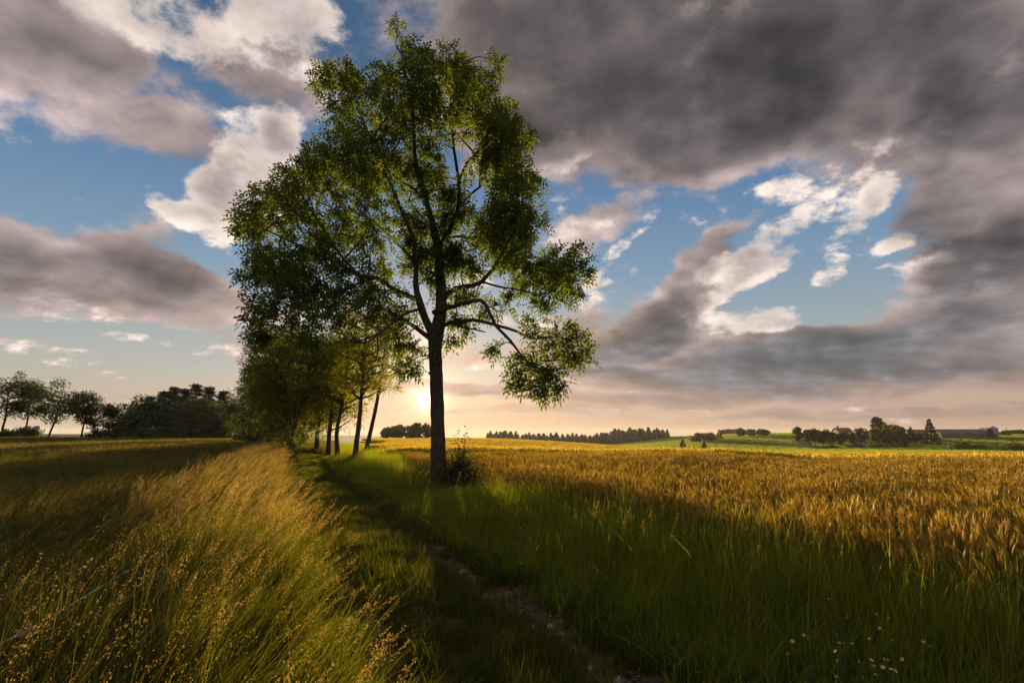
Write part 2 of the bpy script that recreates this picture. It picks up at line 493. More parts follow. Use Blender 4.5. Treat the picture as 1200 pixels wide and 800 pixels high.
A[:_N, _N] = 1; A[:_N, _N + 1:] = cpp
A[_N:, :_N] = A[:_N, _N:].T
wgt = np.linalg.solve(A, np.concatenate([ctrl[:, 2], np.zeros(3)]))
def zbase(x, y):
    p = _pol(x, y)
    sh = p.shape[:-1]
    p = p.reshape(-1, 2)
    o = np.empty(len(p))
    for i in range(0, len(p), 20000):
        c = p[i:i + 20000]
        o[i:i + 20000] = _k(np.linalg.norm(c[:, None] - cpp[None], axis=2)) @ wgt[:_N] + wgt[_N] + c @ wgt[_N + 1:]
    return o.reshape(sh)
def wav(x, y):
    return 0.5 * np.sin(x * 1.7 + 1.3 * np.sin(y * 0.9)) * np.sin(y * 1.3 + 0.8 * np.sin(x * 1.1)) + 0.5 * np.sin(x * 4.1 + y * 2.3) * np.sin(y * 3.7 - x * 1.9)
def zg(x, y):
    x = np.asarray(x, float); y = np.asarray(y, float)
    z = zbase(x, y)
    s = S(x, y)
    f = np.clip((60 - np.hypot(x, y)) / 30, 0, 1)
    dz = 0.34 * np.exp(-((s + 2.5) / 0.95) ** 2) + 0.12 * np.exp(-((s - 2.6) / 0.9) ** 2)
    dz -= 0.07 * np.exp(-((s - 0.72) / 0.26) ** 2) + 0.06 * np.exp(-((s + 0.72) / 0.26) ** 2)
    return z + f * (dz + 0.02 * wav(x * 1.5, y * 1.5))
def zat(x, y):
    return float(zg(np.array([x]), np.array([y]))[0])
def on_ground(u, Y):
    """ground point at distance Y below photo column u"""
    x = at(u, VH + 10, Y).x
    return Vector((x, Y, zat(x, Y)))

# zones: which crop grows where
def noise2(x, y, s, seed=0):
    r_ = np.random.default_rng(seed)
    o = 0
    for k in range(5):
        a = r_.uniform(0, 6.28, 3); f = s * (1.7 ** k) * r_.uniform(0.8, 1.2)
        th = r_.uniform(0, 3.14)
        o = o + np.sin((x * math.cos(th) + y * math.sin(th)) * f + a[0] + 1.6 * np.sin((y * math.cos(th) - x * math.sin(th)) * f * 0.7 + a[1])) / (1.45 ** k)
    return o / 2.4
# far edge of the wheat: distance at each azimuth
edge_az = np.radians([-62, -40, -26, -18, -10, -3, 0, 4.5, 9.5, 18.5, 26.5, 34, 40, 45, 62])
edge_r = np.array([120, 150, 190, 205, 210, 205, 202, 196, 184, 152, 133, 120, 111, 105, 95.0])
def in_wheat(x, y):
    s = S(x, y)
    r = np.hypot(x, y)
    lim = 2.75 + 0.3 * noise2(x, y, 0.5, 3) + np.clip((y - 14) * 0.1, 0, 2.2) + np.clip((r - 45) * 0.2, 0, 5)
    foot = ((x + 1.9) / 2.0) ** 2 + ((y - 14.9) / 3.4) ** 2 < 1
    return (s > lim) & (~foot) & (r < np.interp(np.arctan2(x, y), edge_az, edge_r)) & (y > -8)

# ------------------------------------------------------------------ ground sheet
azs = np.radians(np.concatenate([np.arange(-180, -56, 6), np.arange(-56, 56.1, 0.45), np.arange(60, 180, 6)]))
rs = np.concatenate([[0.0], 0.5 * 1.032 ** np.arange(0, 274)])
aa, rr = np.meshgrid(azs, rs, indexing='ij')
gx, gy = rr * np.sin(aa), rr * np.cos(aa)
gz = zg(gx, gy)
na, nr = gx.shape
V = np.stack([gx, gy, gz], -1).reshape(-1, 3)
i, j = np.meshgrid(np.arange(na), np.arange(nr - 1), indexing='ij')
i, j = i.ravel(), j.ravel(); k = (i + 1) % na
F = np.stack([i * nr + j, i * nr + j + 1, k * nr + j + 1, k * nr + j], 1)
gb = MB()
gb.add(V, F[:, ::-1] if False else F)
m_ground, n = material('field_ground')
pos = obj_pos(n)
ga = n.n('ShaderNodeAttribute', attribute_name='pasture').outputs['Fac']
n1 = n.noise(pos, 0.35, 6, 0.6); n2 = n.noise(pos, 14, 5, 0.65); n3 = n.noise(pos, 0.03, 4, 0.55)
soil = n.mix(n.mapr(n2, 0.35, 0.65, 0, 1), (0.035, 0.032, 0.012), (0.085, 0.075, 0.03))
soil = n.mix(n.mapr(n1, 0.4, 0.65, 0, 0.6), soil, (0.05, 0.06, 0.02))
past = n.mix(n.mapr(n3, 0.35, 0.65, 0, 1), (0.060, 0.105, 0.018), (0.105, 0.145, 0.025))
past = n.mix(n.mapr(n1, 0.3, 0.7, 0, 0.4), past, (0.13, 0.13, 0.04))
finish(n, principled(n, n.mix(ga, soil, past), 0.95, 0.1, n2, 0.7, 0.05))
ground = gb.obj('ground', m_ground)
tag(ground, kind='structure')
pa = ground.data.attributes.new('pasture', 'FLOAT', 'POINT')
gr = np.hypot(V[:, 0], V[:, 1]); gaz = np.arctan2(V[:, 0], V[:, 1])
lim = np.interp(gaz, edge_az, edge_r)
pv = np.clip((gr - lim) / 3.0, 0, 1) * (gaz > R(-20)) * (np.abs(gaz) < R(70))
pa.data.foreach_set('value', pv.astype(np.float32))

# dirt track with two wheel ruts
tb = MB()
ty = np.arange(-6, 46, 0.18); ts = np.arange(-1.35, 1.36, 0.09)
TY, TS = np.meshgrid(ty, ts, indexing='ij')
TX = Xc(TY) + TS / 0.894
tv = np.stack([TX, TY, zg(TX, TY) + 0.014 + 0.012 * np.random.default_rng(1).normal(size=TX.shape) * (np.abs(np.abs(TS) - 0.72) < 0.3)], -1).reshape(-1, 3)
i, j = np.meshgrid(np.arange(len(ty) - 1), np.arange(len(ts) - 1), indexing='ij'); i, j = i.ravel(), j.ravel(); w_ = len(ts)
tb.add(tv, np.stack([i * w_ + j, i * w_ + j + 1, (i + 1) * w_ + j + 1, (i + 1) * w_ + j], 1))
m_dirt, n = material('track_dirt')
pos = obj_pos(n)
c1 = n.noise(pos, 3.0, 6, 0.65); c2 = n.noise(pos, 40, 4, 0.7)
col = n.mix(n.mapr(c1, 0.35, 0.65, 0, 1), (0.085, 0.056, 0.025), (0.16, 0.112, 0.056))
col = n.mix(n.mapr(c2, 0.45, 0.7, 0, 0.6), col, (0.21, 0.155, 0.09))
finish(n, principled(n, col, 0.95, 0.1, c2, 0.8, 0.03))
track = tb.obj('dirt_track', m_dirt, smooth=True)
tag(track, kind='structure')

# ------------------------------------------------------------------ plants that nobody could count: scattered clumps
def scatter(name, pts, rot, scl, idx, protos, label, cat):
    """one object whose points each carry one of a few clump meshes"""
    me = bpy.data.meshes.new(name)
    me.vertices.add(len(pts))
    me.vertices.foreach_set('co', np.asarray(pts, np.float32).ravel())
    a = me.attributes.new('rot', 'FLOAT_VECTOR', 'POINT'); a.data.foreach_set('vector', np.asarray(rot, np.float32).ravel())
    a = me.attributes.new('scl', 'FLOAT_VECTOR', 'POINT'); a.data.foreach_set('vector', np.asarray(scl, np.float32).ravel())
    a = me.attributes.new('idx', 'INT', 'POINT'); a.data.foreach_set('value', np.asarray(idx, np.int32))
    o = bpy.data.objects.new(name, me)
    link(o)
    c = bpy.data.collections.new(name + '_clumps')
    for p in protos:
        c.objects.link(p)
    ng = bpy.data.node_groups.new(name + '_scatter', 'GeometryNodeTree')
    ng.interface.new_socket('Geometry', in_out='INPUT', socket_type='NodeSocketGeometry')
    ng.interface.new_socket('Geometry', in_out='OUTPUT', socket_type='NodeSocketGeometry')
    N, L = ng.nodes, ng.links
    gi = N.new('NodeGroupInput'); go = N.new('NodeGroupOutput')
    ip = N.new('GeometryNodeInstanceOnPoints')
    ci = N.new('GeometryNodeCollectionInfo')
    ci.inputs['Collection'].default_value = c
    ci.inputs['Separate Children'].default_value = True
    ci.inputs['Reset Children'].default_value = True
    def attr(nm, ty):
        x = N.new('GeometryNodeInputNamedAttribute'); x.data_type = ty; x.inputs['Name'].default_value = nm
        return x.outputs[0]
    e2r = N.new('FunctionNodeEulerToRotation')
    L.new(attr('rot', 'FLOAT_VECTOR'), e2r.inputs[0])
    L.new(gi.outputs[0], ip.inputs['Points'])
    L.new(ci.outputs[0], ip.inputs['Instance'])
    ip.inputs['Pick Instance'].default_value = True
    L.new(attr('idx', 'INT'), ip.inputs['Instance Index'])
    L.new(e2r.outputs[0], ip.inputs['Rotation'])
    L.new(attr('scl', 'FLOAT_VECTOR'), ip.inputs['Scale'])
    L.new(ip.outputs[0], go.inputs[0])
    md = o.modifiers.new('scatter', 'NODES')
    md.node_group = ng
    tag(o, label, cat, kind='stuff')
    return o

def blades(mb, r, n, radius, h0, h1, width, lean, mat, seg=3, wind=(0, 0)):
    """n curved grass blades"""
    ang = r.uniform(0, 2 * np.pi, n); rad = radius * np.sqrt(r.uniform(0, 1, n))
    bx, by = np.cos(ang) * rad, np.sin(ang) * rad
    h = r.uniform(h0, h1, n); da = r.uniform(0, 2 * np.pi, n)
    ln = np.abs(r.normal(0, lean, n)) + 0.05
    ldx, ldy = np.cos(da) * ln + wind[0], np.sin(da) * ln + wind[1]
    fa = r.uniform(0, np.pi, n); w = width * r.uniform(0.6, 1.3, n)
    va = r.uniform(0, 1, n)
    cols = []
    for k in range(seg + 1):
        t = k / seg
        b = t ** 1.7
        x = bx + ldx * h * b; y = by + ldy * h * b
        z = h * t * (1 - 0.22 * b * np.minimum(1.5, np.hypot(ldx, ldy)))
        ww = w * (1 - t ** 1.5) * 0.5
        if k < seg:
            cols += [np.stack([x - np.cos(fa) * ww, y - np.sin(fa) * ww, z], 1), np.stack([x + np.cos(fa) * ww, y + np.sin(fa) * ww, z], 1)]
        else:
            cols.append(np.stack([x, y, z], 1))
    V = np.stack(cols, 1)
    m = V.shape[1]; base = np.arange(n) * m
    q = np.concatenate([np.stack([base + 2 * k, base + 2 * k + 1, base + 2 * k + 3, base + 2 * k + 2], 1) for k in range(seg - 1)])
    v = V.reshape(-1, 3); vv = np.repeat(va, m)
    mb.add(v, q, mat, vv)
    t3 = np.stack([base + 2 * seg - 2, base + 2 * seg - 1, base + 2 * seg], 1)
    mb.f.append(t3 + mb.n - len(v)); mb.mi.append(np.full(n, mat, int))
    return V[:, -1], np.stack([ldx, ldy], 1), h, va

def panicle(mb, r, tip, dirn, length, count, size, mat, spread):
    """a loose seed head: many small spikelets along the end of a stem"""
    t = r.uniform(0, 1, count)
    ax = np.asarray(dirn) / (np.linalg.norm(dirn) + 1e-9)
    p = np.asarray(tip) - ax * (t * length)[:, None]
    o = r.normal(size=(count, 3)) * (spread * (0.15 + t))[:, None]
    p = p + o
    d = ax + r.normal(size=(count, 3)) * 0.45
    d /= np.linalg.norm(d, axis=1)[:, None]
    s = np.cross(d, r.normal(size=(count, 3))); s /= np.linalg.norm(s, axis=1)[:, None]
    l = size * r.uniform(0.7, 1.4, count)[:, None]
    V = np.stack([p - d * l, p + s * l * 0.3, p + d * l, p - s * l * 0.3], 1).reshape(-1, 3)
    b = np.arange(count)[:, None] * 4
    mb.add(V, b + np.arange(4), mat, np.repeat(r.uniform(0, 1, count), 4))

def proto(mb, name, mats):
    return bpy.data.objects.new(name, mb.mesh(name, mats))

def make_green(i, n=34, h=(0.3, 0.78), rad=0.17, mats=(m_grass, m_dry), wind=(0.12, 0)):
    r = np.random.default_rng(100 + i); mb = MB()
    blades(mb, r, n, rad, h[0], h[1], 0.010, 0.32, 0, 4, wind)
    blades(mb, r, max(2, n // 9), rad, h[0] * 0.7, h[1] * 0.8, 0.009, 0.4, 1, 3, wind)
    return proto(mb, 'green_clump', mats)
def make_weed(i):
    r = np.random.default_rng(150 + i); mb = MB()
    blades(mb, r, 24, 0.17, 0.3, 0.8, 0.010, 0.3, 0, 4, (0.12, 0))
    blades(mb, r, 12, 0.12, 0.2, 0.5, 0.035, 0.5, 0, 4)
    blades(mb, r, 5, 0.12, 0.5, 1.05, 0.005, 0.25, 1, 4, (0.15, 0))
    return proto(mb, 'weed_clump', (m_grass, m_dry))
def make_seed(i, nb=34, ns=4, h=(0.55, 0.95), mats=(m_bank, m_dry, m_seed), wind=(0.36, 0.06), count=64, rad=0.17):
    r = np.random.default_rng(200 + i); mb = MB()
    blades(mb, r, nb, rad, 0.25, 0.6, 0.009, 0.35, 0, 4, (wind[0] * 0.7, wind[1] * 0.7))
    blades(mb, r, nb // 4, rad, 0.25, 0.55, 0.009, 0.4, 1, 3, wind)
    tip, ln, hh, va = blades(mb, r, ns, rad, h[0], h[1], 0.0045, 0.22, 1, 5, wind)
    for k in range(ns):
        dv = np.array([ln[k, 0] * 1.6, ln[k, 1] * 1.6, 0.75])
        panicle(mb, r, tip[k], dv, r.uniform(0.12, 0.22), count, 0.0055, 2, r.uniform(0.008, 0.024))
    return proto(mb, 'seed_clump', mats)
def make_wheat(i, ns=14, rad=0.17, awn=9, nl=6):
    r = np.random.default_rng(300 + i); mb = MB()
    tip, ln, hh, va = blades(mb, r, ns, rad, 0.74, 0.95, 0.007, 0.09, 1, 3, (0.06, 0))
    blades(mb, r, nl, rad, 0.35, 0.72, 0.012, 0.3, 2, 3, (0.05, 0))
    for k in range(ns):
        d = np.array([ln[k, 0] * 1.5 + r.normal(0, .12), ln[k, 1] * 1.5 + r.normal(0, .12), 1.0]); d /= np.linalg.norm(d)
        L_ = r.uniform(0.075, 0.105)
        p0 = tip[k] - d * 0.012
        tt = np.array([0, .18, .55, .85, 1.0])
        mb.tube(p0 + d * (tt * L_)[:, None], np.array([.003, .0085, .0095, .007, .0015]), 4, 0, cap=False)
        # awns: stiff bristles that fan from the ear
        nA = awn
        t = r.uniform(0.1, 1, nA)
        b = p0 + d * (t * L_)[:, None]
        ad = d + r.normal(size=(nA, 3)) * 0.26; ad /= np.linalg.norm(ad, axis=1)[:, None]
        s = np.cross(ad, r.normal(size=(nA, 3))); s /= np.linalg.norm(s, axis=1)[:, None]
        V = np.stack([b - s * 0.0011, b + s * 0.0011, b + ad * r.uniform(.06, .10, nA)[:, None]], 1).reshape(-1, 3)
        mb.add(V, np.arange(nA)[:, None] * 3 + np.arange(3), 0, np.repeat(r.uniform(0, 1, nA), 3))
    return proto(mb, 'wheat_clump', (m_ear, m_stalk, m_wleaf))
def make_wheat_far(i, size=1.5, ns=110):
    """a patch of crop seen from far off: ears and leaves as small upright pieces"""
    r = np.random.default_rng(400 + i); mb = MB()
    x, y = r.uniform(-size / 2, size / 2, (2, ns)); z = r.normal(0.86, 0.05, ns)
    for cnt, zz, ll, ww, mat in ((ns, z, 0.13, 0.030, 0), (ns // 2, z - 0.22, 0.25, 0.035, 2)):
        a = r.uniform(0, np.pi, cnt)
        sx, sy = np.cos(a) * ww, np.sin(a) * ww
        lx, ly = r.normal(0.04, 0.05, (2, cnt))
        xx, yy = x[:cnt], y[:cnt]; zc_ = zz[:cnt]
        V = np.stack([np.stack([xx - lx, yy - ly, zc_ - ll], 1), np.stack([xx + sx, yy + sy, zc_], 1), np.stack([xx + lx, yy + ly, zc_ + ll], 1), np.stack([xx - sx, yy - sy, zc_], 1)], 1).reshape(-1, 3)
        mb.add(V, np.arange(cnt)[:, None] * 4 + np.arange(4), mat, np.repeat(r.uniform(0, 1, cnt), 4))
    return proto(mb, 'wheat_patch', (m_ear, m_stalk, m_wleaf))

def sample(density, r0, r1, a0=-50, a1=50, seed=0, cond=None):
    """random ground points in a ring sector; density per square metre"""
    r = np.random.default_rng(seed)
    area = R(a1 - a0) * (r1 * r1 - r0 * r0) / 2
    n = int(area * density)
    rad = np.sqrt(r.uniform(r0 * r0, r1 * r1, n)); a = r.uniform(R(a0), R(a1), n)
    x, y = rad * np.sin(a), rad * np.cos(a)
    if cond is not None:
        m = cond(x, y, r)
        x, y = x[m], y[m]
    return x, y
def place(name, parts, protos, label, cat, smin=0.8, smax=1.2, seed=0, hfun=None, rot_spread=np.pi, tilt=0.08, lift=0.0):
    r = np.random.default_rng(900 + seed)
    x = np.concatenate([p[0] for p in parts]); y = np.concatenate([p[1] for p in parts])
    n = len(x)
    z = zg(x, y) + lift
    s = r.uniform(smin, smax, n)
    hz_ = s * (hfun(x, y) if hfun is not None else 1.0)
    rot = np.stack([r.normal(0, tilt, n), r.normal(0, tilt, n), r.uniform(-rot_spread, rot_spread, n)], 1)
    return scatter(name, np.stack([x, y, z], 1), rot, np.stack([s, s, hz_], 1), r.integers(0, len(protos), n), protos, label, cat)

# wheat: single plants close by, patches farther off
wfull = lambda x, y, r: in_wheat(x, y)
def wheat_h(x, y):
    return 0.92 + 0.09 * noise2(x, y, 0.35, 5) - 0.30 * (noise2(x, y * 2.2, 0.10, 9) > 0.95)
place('wheat_field', [sample(17, 3, 16, -50, 52, 1, wfull), sample(15, 16, 30, -42, 52, 2, wfull)], [make_wheat(i) for i in range(6)],
      'golden ripening wheat filling the field right of the track', 'wheat', 0.85, 1.12, 1, wheat_h, tilt=0.06)
place('distant_wheat', [sample(5, 29, 60, -40, 52, 3, wfull), sample(1.7, 60, 125, -40, 52, 4, wfull), sample(1.1, 125, 212, -40, 30, 5, wfull)], [make_wheat_far(i) for i in range(5)],
      'far part of the golden wheat field rising to the low crest', 'wheat', 0.9, 1.25, 2, wheat_h, tilt=0.02)

# green verge between track and wheat
verge = lambda x, y, r: (S(x, y) > 1.05 + 0.2 * noise2(x, y, 1.3, 21)) & (~in_wheat(x, y)) & (S(x, y) < 9)
def verge_h(x, y):
    s = S(x, y)
    foot = 1 - 0.66 * np.exp(-(((x + 2.1) / 2.2) ** 2 + ((y - 14.6) / 4.0) ** 2))
    return np.clip(0.36 + (s - 1.0) * 0.50, 0.3, 1.1) * (1 + 0.2 * noise2(x, y, 0.9, 31)) * foot
place('verge_grass', [sample(44, 1.6, 12, -40, 52, 11, verge), sample(24, 12, 36, -40, 45, 12, verge), sample(6, 36, 80, -40, 10, 13, verge)], [make_green(i, 46, (0.28, 0.8), 0.17) for i in range(5)] + [make_green(9, 30, (0.4, 0.95), 0.17), make_weed(0), make_weed(1)],
      'tall green grass on the verge between dirt track and wheat', 'grass', 0.8, 1.2, 3, verge_h, rot_spread=0.9)
edge = lambda x, y, r: (S(x, y) > 1.7) & (S(x, y) < 5.2) & (r.uniform(0, 1, len(x)) < np.clip(0.5 + 0.5 * noise2(x, y, 0.8, 41), 0, 1))
place('verge_seed_grass', [sample(7, 3, 14, -40, 52, 15, edge), sample(5, 14, 40, -40, 20, 16, edge)], [make_seed(20 + i, 8, 4, wind=(0.2, 0.05)) for i in range(4)],
      'thin pale seed grass along the edge of the wheat', 'grass', 0.75, 1.05, 4, rot_spread=0.7)

# short worn grass on the track
mid = lambda x, y, r: (np.abs(S(x, y)) < 1.3) & ((np.abs(S(x, y) - 0.72) > 0.24 + 0.14 * noise2(x, y, 2.1, 51)) | (r.uniform(0, 1, len(x)) < 0.10)) & ((np.abs(S(x, y) + 0.72) > 0.15) | (r.uniform(0, 1, len(x)) < 0.3))
place('track_grass', [sample(100, 1.6, 9, -45, 40, 17, mid), sample(60, 9, 45, -40, 10, 18, lambda x, y, r: np.abs(S(x, y)) < 1.35)], [make_green(30 + i, 26, (0.07, 0.22), 0.12, (m_short, m_dry)) for i in range(4)],
      'short trodden grass growing between the wheel ruts', 'grass', 0.7, 1.3, 5, lambda x, y: 1 + 0.35 * noise2(x, y, 1.6, 61))

# bank left of the track: tall grass with seed heads bowed by the wind
bank = lambda x, y, r: (S(x, y) < -1.3 + 0.18 * noise2(x, y, 1.1, 71)) & (S(x, y) > -3.6 + 0.5 * noise2(x, y, .6, 72) + np.clip((7 - y) * 0.35, 0, 1.5))
place('bank_green_grass', [sample(26, 1.6, 7, -52, 25, 27, bank)], [make_green(60 + i, 34, (0.3, 0.75), 0.17, (m_bank, m_dry), wind=(0.45, 0.05)) for i in range(4)],
      'bowed green grass at the near end of the left bank', 'grass', 0.8, 1.15, 10, rot_spread=0.5)
place('bank_grass', [sample(12, 1.6, 6, -52, 25, 28, bank), sample(28, 6, 13, -52, 25, 19, bank), sample(20, 13, 40, -45, -5, 20, bank), sample(7, 40, 75, -40, -15, 26, bank)], [make_seed(i) for i in range(6)],
      'tall golden seed grass on the bank left of the track, bowed by wind', 'grass', 0.75, 1.15, 6, lambda x, y: 1 + 0.2 * noise2(x, y, 0.8, 81), rot_spread=0.5, tilt=0.1)
# meadow beyond the bank
mead = lambda x, y, r: (S(x, y) < -3.2 + 0.5 * noise2(x, y, .6, 72) + np.clip((7 - y) * 0.35, 0, 1.5) + np.where(y > 45, 4.5, 0)) & (np.hypot(x, y) > 2)
place('meadow_grass', [sample(26, 2, 20, -60, -5, 21, mead), sample(7, 20, 45, -60, -15, 22, mead)], [make_seed(40 + i, 30, 2, (0.45, 0.8), (m_meadow, m_dry, m_seed), (0.35, 0.05), 26) for i in range(5)],
      'rough brownish meadow grass left of the bank', 'grass', 0.7, 1.1, 7, lambda x, y: 1 + 0.25 * noise2(x, y, 0.5, 91), rot_spread=0.6)
def make_mead_far(i):
    r = np.random.default_rng(500 + i); mb = MB()
    blades(mb, r, 70, 0.75, 0.25, 0.6, 0.05, 0.3, 0, 3, (0.25, 0))
    blades(mb, r, 26, 0.75, 0.4, 0.75, 0.035, 0.3, 1, 3, (0.3, 0))
    return proto(mb, 'meadow_patch', (m_meadow, m_dry))
place('distant_meadow_grass', [sample(2.2, 44, 75, -60, -15, 23, mead), sample(1.2, 75, 140, -60, -15, 24, mead)], [make_mead_far(i) for i in range(4)],
      'far shaded meadow grass running up to the dark trees', 'grass', 0.8, 1.3, 8)

# grazed pasture beyond the wheat
def past_c(x, y, r):
    a = np.arctan2(x, y); rr_ = np.hypot(x, y)
    return (rr_ > np.interp(a, edge_az, edge_r) + 2) & (a > R(3))
def make_past(i):
    r = np.random.default_rng(550 + i); mb = MB()
    blades(mb, r, 60, 1.3, 0.12, 0.30, 0.10, 0.3, 0, 2, (0.1, 0))
    return proto(mb, 'pasture_patch', (m_grass,))
place('pasture_grass', [sample(0.55, 95, 260, 3, 50, 61, past_c), sample(0.22, 260, 560, 3, 48, 62, past_c)], [make_past(i) for i in range(4)],
      'short green pasture grass on the slope around the farm', 'grass', 0.8, 1.3, 9)

# pebbles and dead straw in the wheel ruts
def make_pebble(i):
    r = np.random.default_rng(570 + i); mb = MB()
    t_ = np.linspace(-1, 1, 5)
    for k in range(5):
        c = np.append(r.uniform(-.09, .09, 2), 0.004); s_ = r.uniform(.005, .016)
        mb.tube(np.column_stack([c[0] + t_ * 0, c[1] + t_ * 0, c[2] + t_ * s_ * .6]), s_ * np.sqrt(np.clip(1 - t_ ** 2, .05, 1)), 6, 0, .15, r=r)
    return proto(mb, 'pebble_patch', (m_pebble,))
def make_straw(i):
    r = np.random.default_rng(580 + i); mb = MB()
    for k in range(7):
        a = r.uniform(0, 6.28); l_ = r.uniform(.05, .16); c = np.append(r.uniform(-.1, .1, 2), .012); d_ = np.array([math.cos(a), math.sin(a), r.uniform(0, .25)]) * l_
        mb.tube(np.array([c, c + d_ * .5 + [0, 0, .01], c + d_]), [.002, .002, .001], 3, 0, cap=False)
    return proto(mb, 'straw_patch', (m_dry,))
m_pebble, n = material('pebble')
finish(n, principled(n, n.mix(n.n('ShaderNodeObjectInfo').outputs['Random'], (0.10, 0.07, 0.04), (0.25, 0.19, 0.12)), 0.9, 0.15))
rut = lambda x, y, r: (np.abs(S(x, y) - 0.72) < 0.32) | ((np.abs(S(x, y) + 0.72) < 0.2) & (r.uniform(0, 1, len(x)) < .4))
place('rut_pebbles', [sample(70, 2, 9, -40, 35, 63, rut)], [make_pebble(i) for i in range(4)], 'small pebbles strewn along the wheel ruts', 'pebbles', .6, 1.3, 11, lift=.012)
place('rut_straw', [sample(26, 2, 10, -40, 35, 64, rut)], [make_straw(i) for i in range(4)], 'dead straw lying in the wheel ruts', 'straw', .7, 1.2, 12, lift=.012)

# ------------------------------------------------------------------ trees
def unit(v):
    return v / (np.linalg.norm(v, axis=-1, keepdims=True) + 1e-9)
def leaflets(mb, base, dirn, normal, length, width, mat, var, fold=0.25):
    """flat pointed leaflets, slightly folded along the midrib"""
    n = len(base)
    side = unit(np.cross(dirn, normal))
    mid = base + dirn * (length * 0.45)[:, None]
    tip = base + dirn * length[:, None] - np.array([0, 0, 1.0]) * (length * 0.12)[:, None]
    up = normal * (width * fold)[:, None]
    V = np.stack([base, mid + side * width[:, None] * .5 + up, tip, mid - side * width[:, None] * .5 + up], 1).reshape(-1, 3)
    mb.add(V, np.arange(n)[:, None] * 4 + np.arange(4), mat, np.repeat(var, 4))
def compound(mb, r, org, dirn, nl, ll, lw, mat, droop=0.25, var=None):
    """ash leaves: pairs of leaflets along a stalk plus one at the end"""
    n = len(org)
    d = unit(dirn)
    nrm = unit(np.cross(d, r.normal(size=(n, 3)))); nrm = np.where(nrm[:, 2:3] < 0, -nrm, nrm)
    side = unit(np.cross(d, nrm))
    rl = ll * 2.3 * r.uniform(0.75, 1.2, n)
    var = r.uniform(0, 1, n) if var is None else var
    pairs = (nl - 1) // 2
    for k in range(pairs):
        t = (k + 0.7) / (pairs + 0.4)
        for s in (-1, 1):
            b = org + d * (rl * t)[:, None] - np.array([0, 0, 1]) * (droop * rl * t * t)[:, None]
            dd = unit(d * 0.55 + side * s + r.normal(size=(n, 3)) * 0.18 - np.array([0, 0, 0.25]))
            leaflets(mb, b, dd, unit(nrm + r.normal(size=(n, 3)) * 0.3), ll * r.uniform(0.75, 1.15, n), lw * r.uniform(0.8, 1.2, n), mat, np.clip(var + r.normal(0, .08, n), 0, 1))
    b = org + d * rl[:, None] - np.array([0, 0, 1]) * (droop * rl)[:, None]
    leaflets(mb, b, unit(d - np.array([0, 0, 0.3])), nrm, ll * r.uniform(0.8, 1.2, n), lw * np.ones(n), mat, var)

def cluster(mb, r, c, rad, root, nt, per, nl, ll, lw, twig_r=0.006, sides=3, up=0.25):
    """a bough end: side twigs that start on the bough and end in sprays of leaves"""
    c = np.asarray(c, float)
    dirs = unit(r.normal(size=(nt, 3)))
    rr = r.uniform(0.4, 1.25, nt) ** 0.7
    tips = c + dirs * rr[:, None] * np.asarray(rad)
    t0 = r.uniform(0.45, 1.0, nt)[:, None]
    st = root + (c - root) * t0
    midp = (st + tips) / 2 + r.normal(size=(nt, 3)) * 0.08 * np.linalg.norm(tips - st, axis=1)[:, None]
    for i in range(nt):
        mb.tube(np.array([st[i], midp[i], tips[i]]), np.array([twig_r * 1.4, twig_r, twig_r * 0.4]), sides, 1, cap=False)
    vt = np.clip(r.normal(0.5, 0.22, nt), 0, 1)
    org = np.repeat(tips, per, 0) + r.normal(size=(nt * per, 3)) * 0.05
    back = r.uniform(0, 0.45, nt * per)[:, None]
    org = org * (1 - back) + np.repeat(midp, per, 0) * back
    od = np.repeat(unit(tips - st), per, 0)
    ld = unit(od * 0.7 + r.normal(size=org.shape) * 0.75 + np.array([0, 0, up]))
    compound(mb, r, org, ld, nl, ll, lw, 0, var=np.clip(np.repeat(vt, per) + r.normal(0, 0.12, len(org)), 0, 1))

# ---- the big ash by the track
D0 = 17.0
base0 = at(513, 570, D0); base0.z = zat(base0.x, base0.y)
ash = empty('ash_tree', base0)
tag(ash, 'tall spreading ash tree standing alone beside the track in front of the low sun', 'tree')
B0 = np.array(base0)
K = D0 / FPX
r0 = np.random.default_rng(11)
def L(*pts):
    """limb through photo pixels: (u, v, depth offset in metres, radius in pixels)"""
    P = np.array([at(u, v, D0 + dy) for u, v, dy, _ in pts]) - B0
    rad = np.array([p[3] for p in pts]) * K * (1.0 if pts[0][1] > 560 else 0.7)
    return curve(P, rad, 0.22)
tr_p, tr_r = L((515, 580, 0, 17.5), (514.5, 570, 0, 13.0), (514, 556, 0, 10.6), (513.5, 540, 0, 9.5), (513, 500, 0, 8.6), (511.5, 450, 0, 8.2), (510, 410, 0, 8.4), (511, 392, 0, 10), (516, 370, 0, 8.0), (517, 345, 0.05, 7.0), (515, 318, .1, 6.4), (513, 292, .1, 6.0),
               (508, 268, .1, 4.6), (502, 244, .0, 3.8), (492, 215, -.1, 3.1), (486, 180, 0, 2.6), (484, 140, .1, 2.0), (478, 100, .1, 1.5), (470, 62, .1, .9))
tr_r = tr_r * 0.93
tr_p[0, 2] -= 0.25
tb_ = MB(); tb_.tube(tr_p, tr_r, 16, 0, 0.035, r=r0)
for (u, v, s) in ((504, 397, 2.6), (505.5, 438, 2.0)):     # knots and burrs on the stem
    p = np.array(at(u, v, D0 - 0.08)) - B0
    tb_.tube(np.array([p, p + np.array([-0.06, -0.02, 0.03]), p + np.array([-0.1, -0.03, 0.05])]), np.array([s, s * .9, s * .3]) * K, 7, 0, 0.06, r=r0)
ash_trunk = tb_.obj('trunk', m_bark, ash, smooth=True)
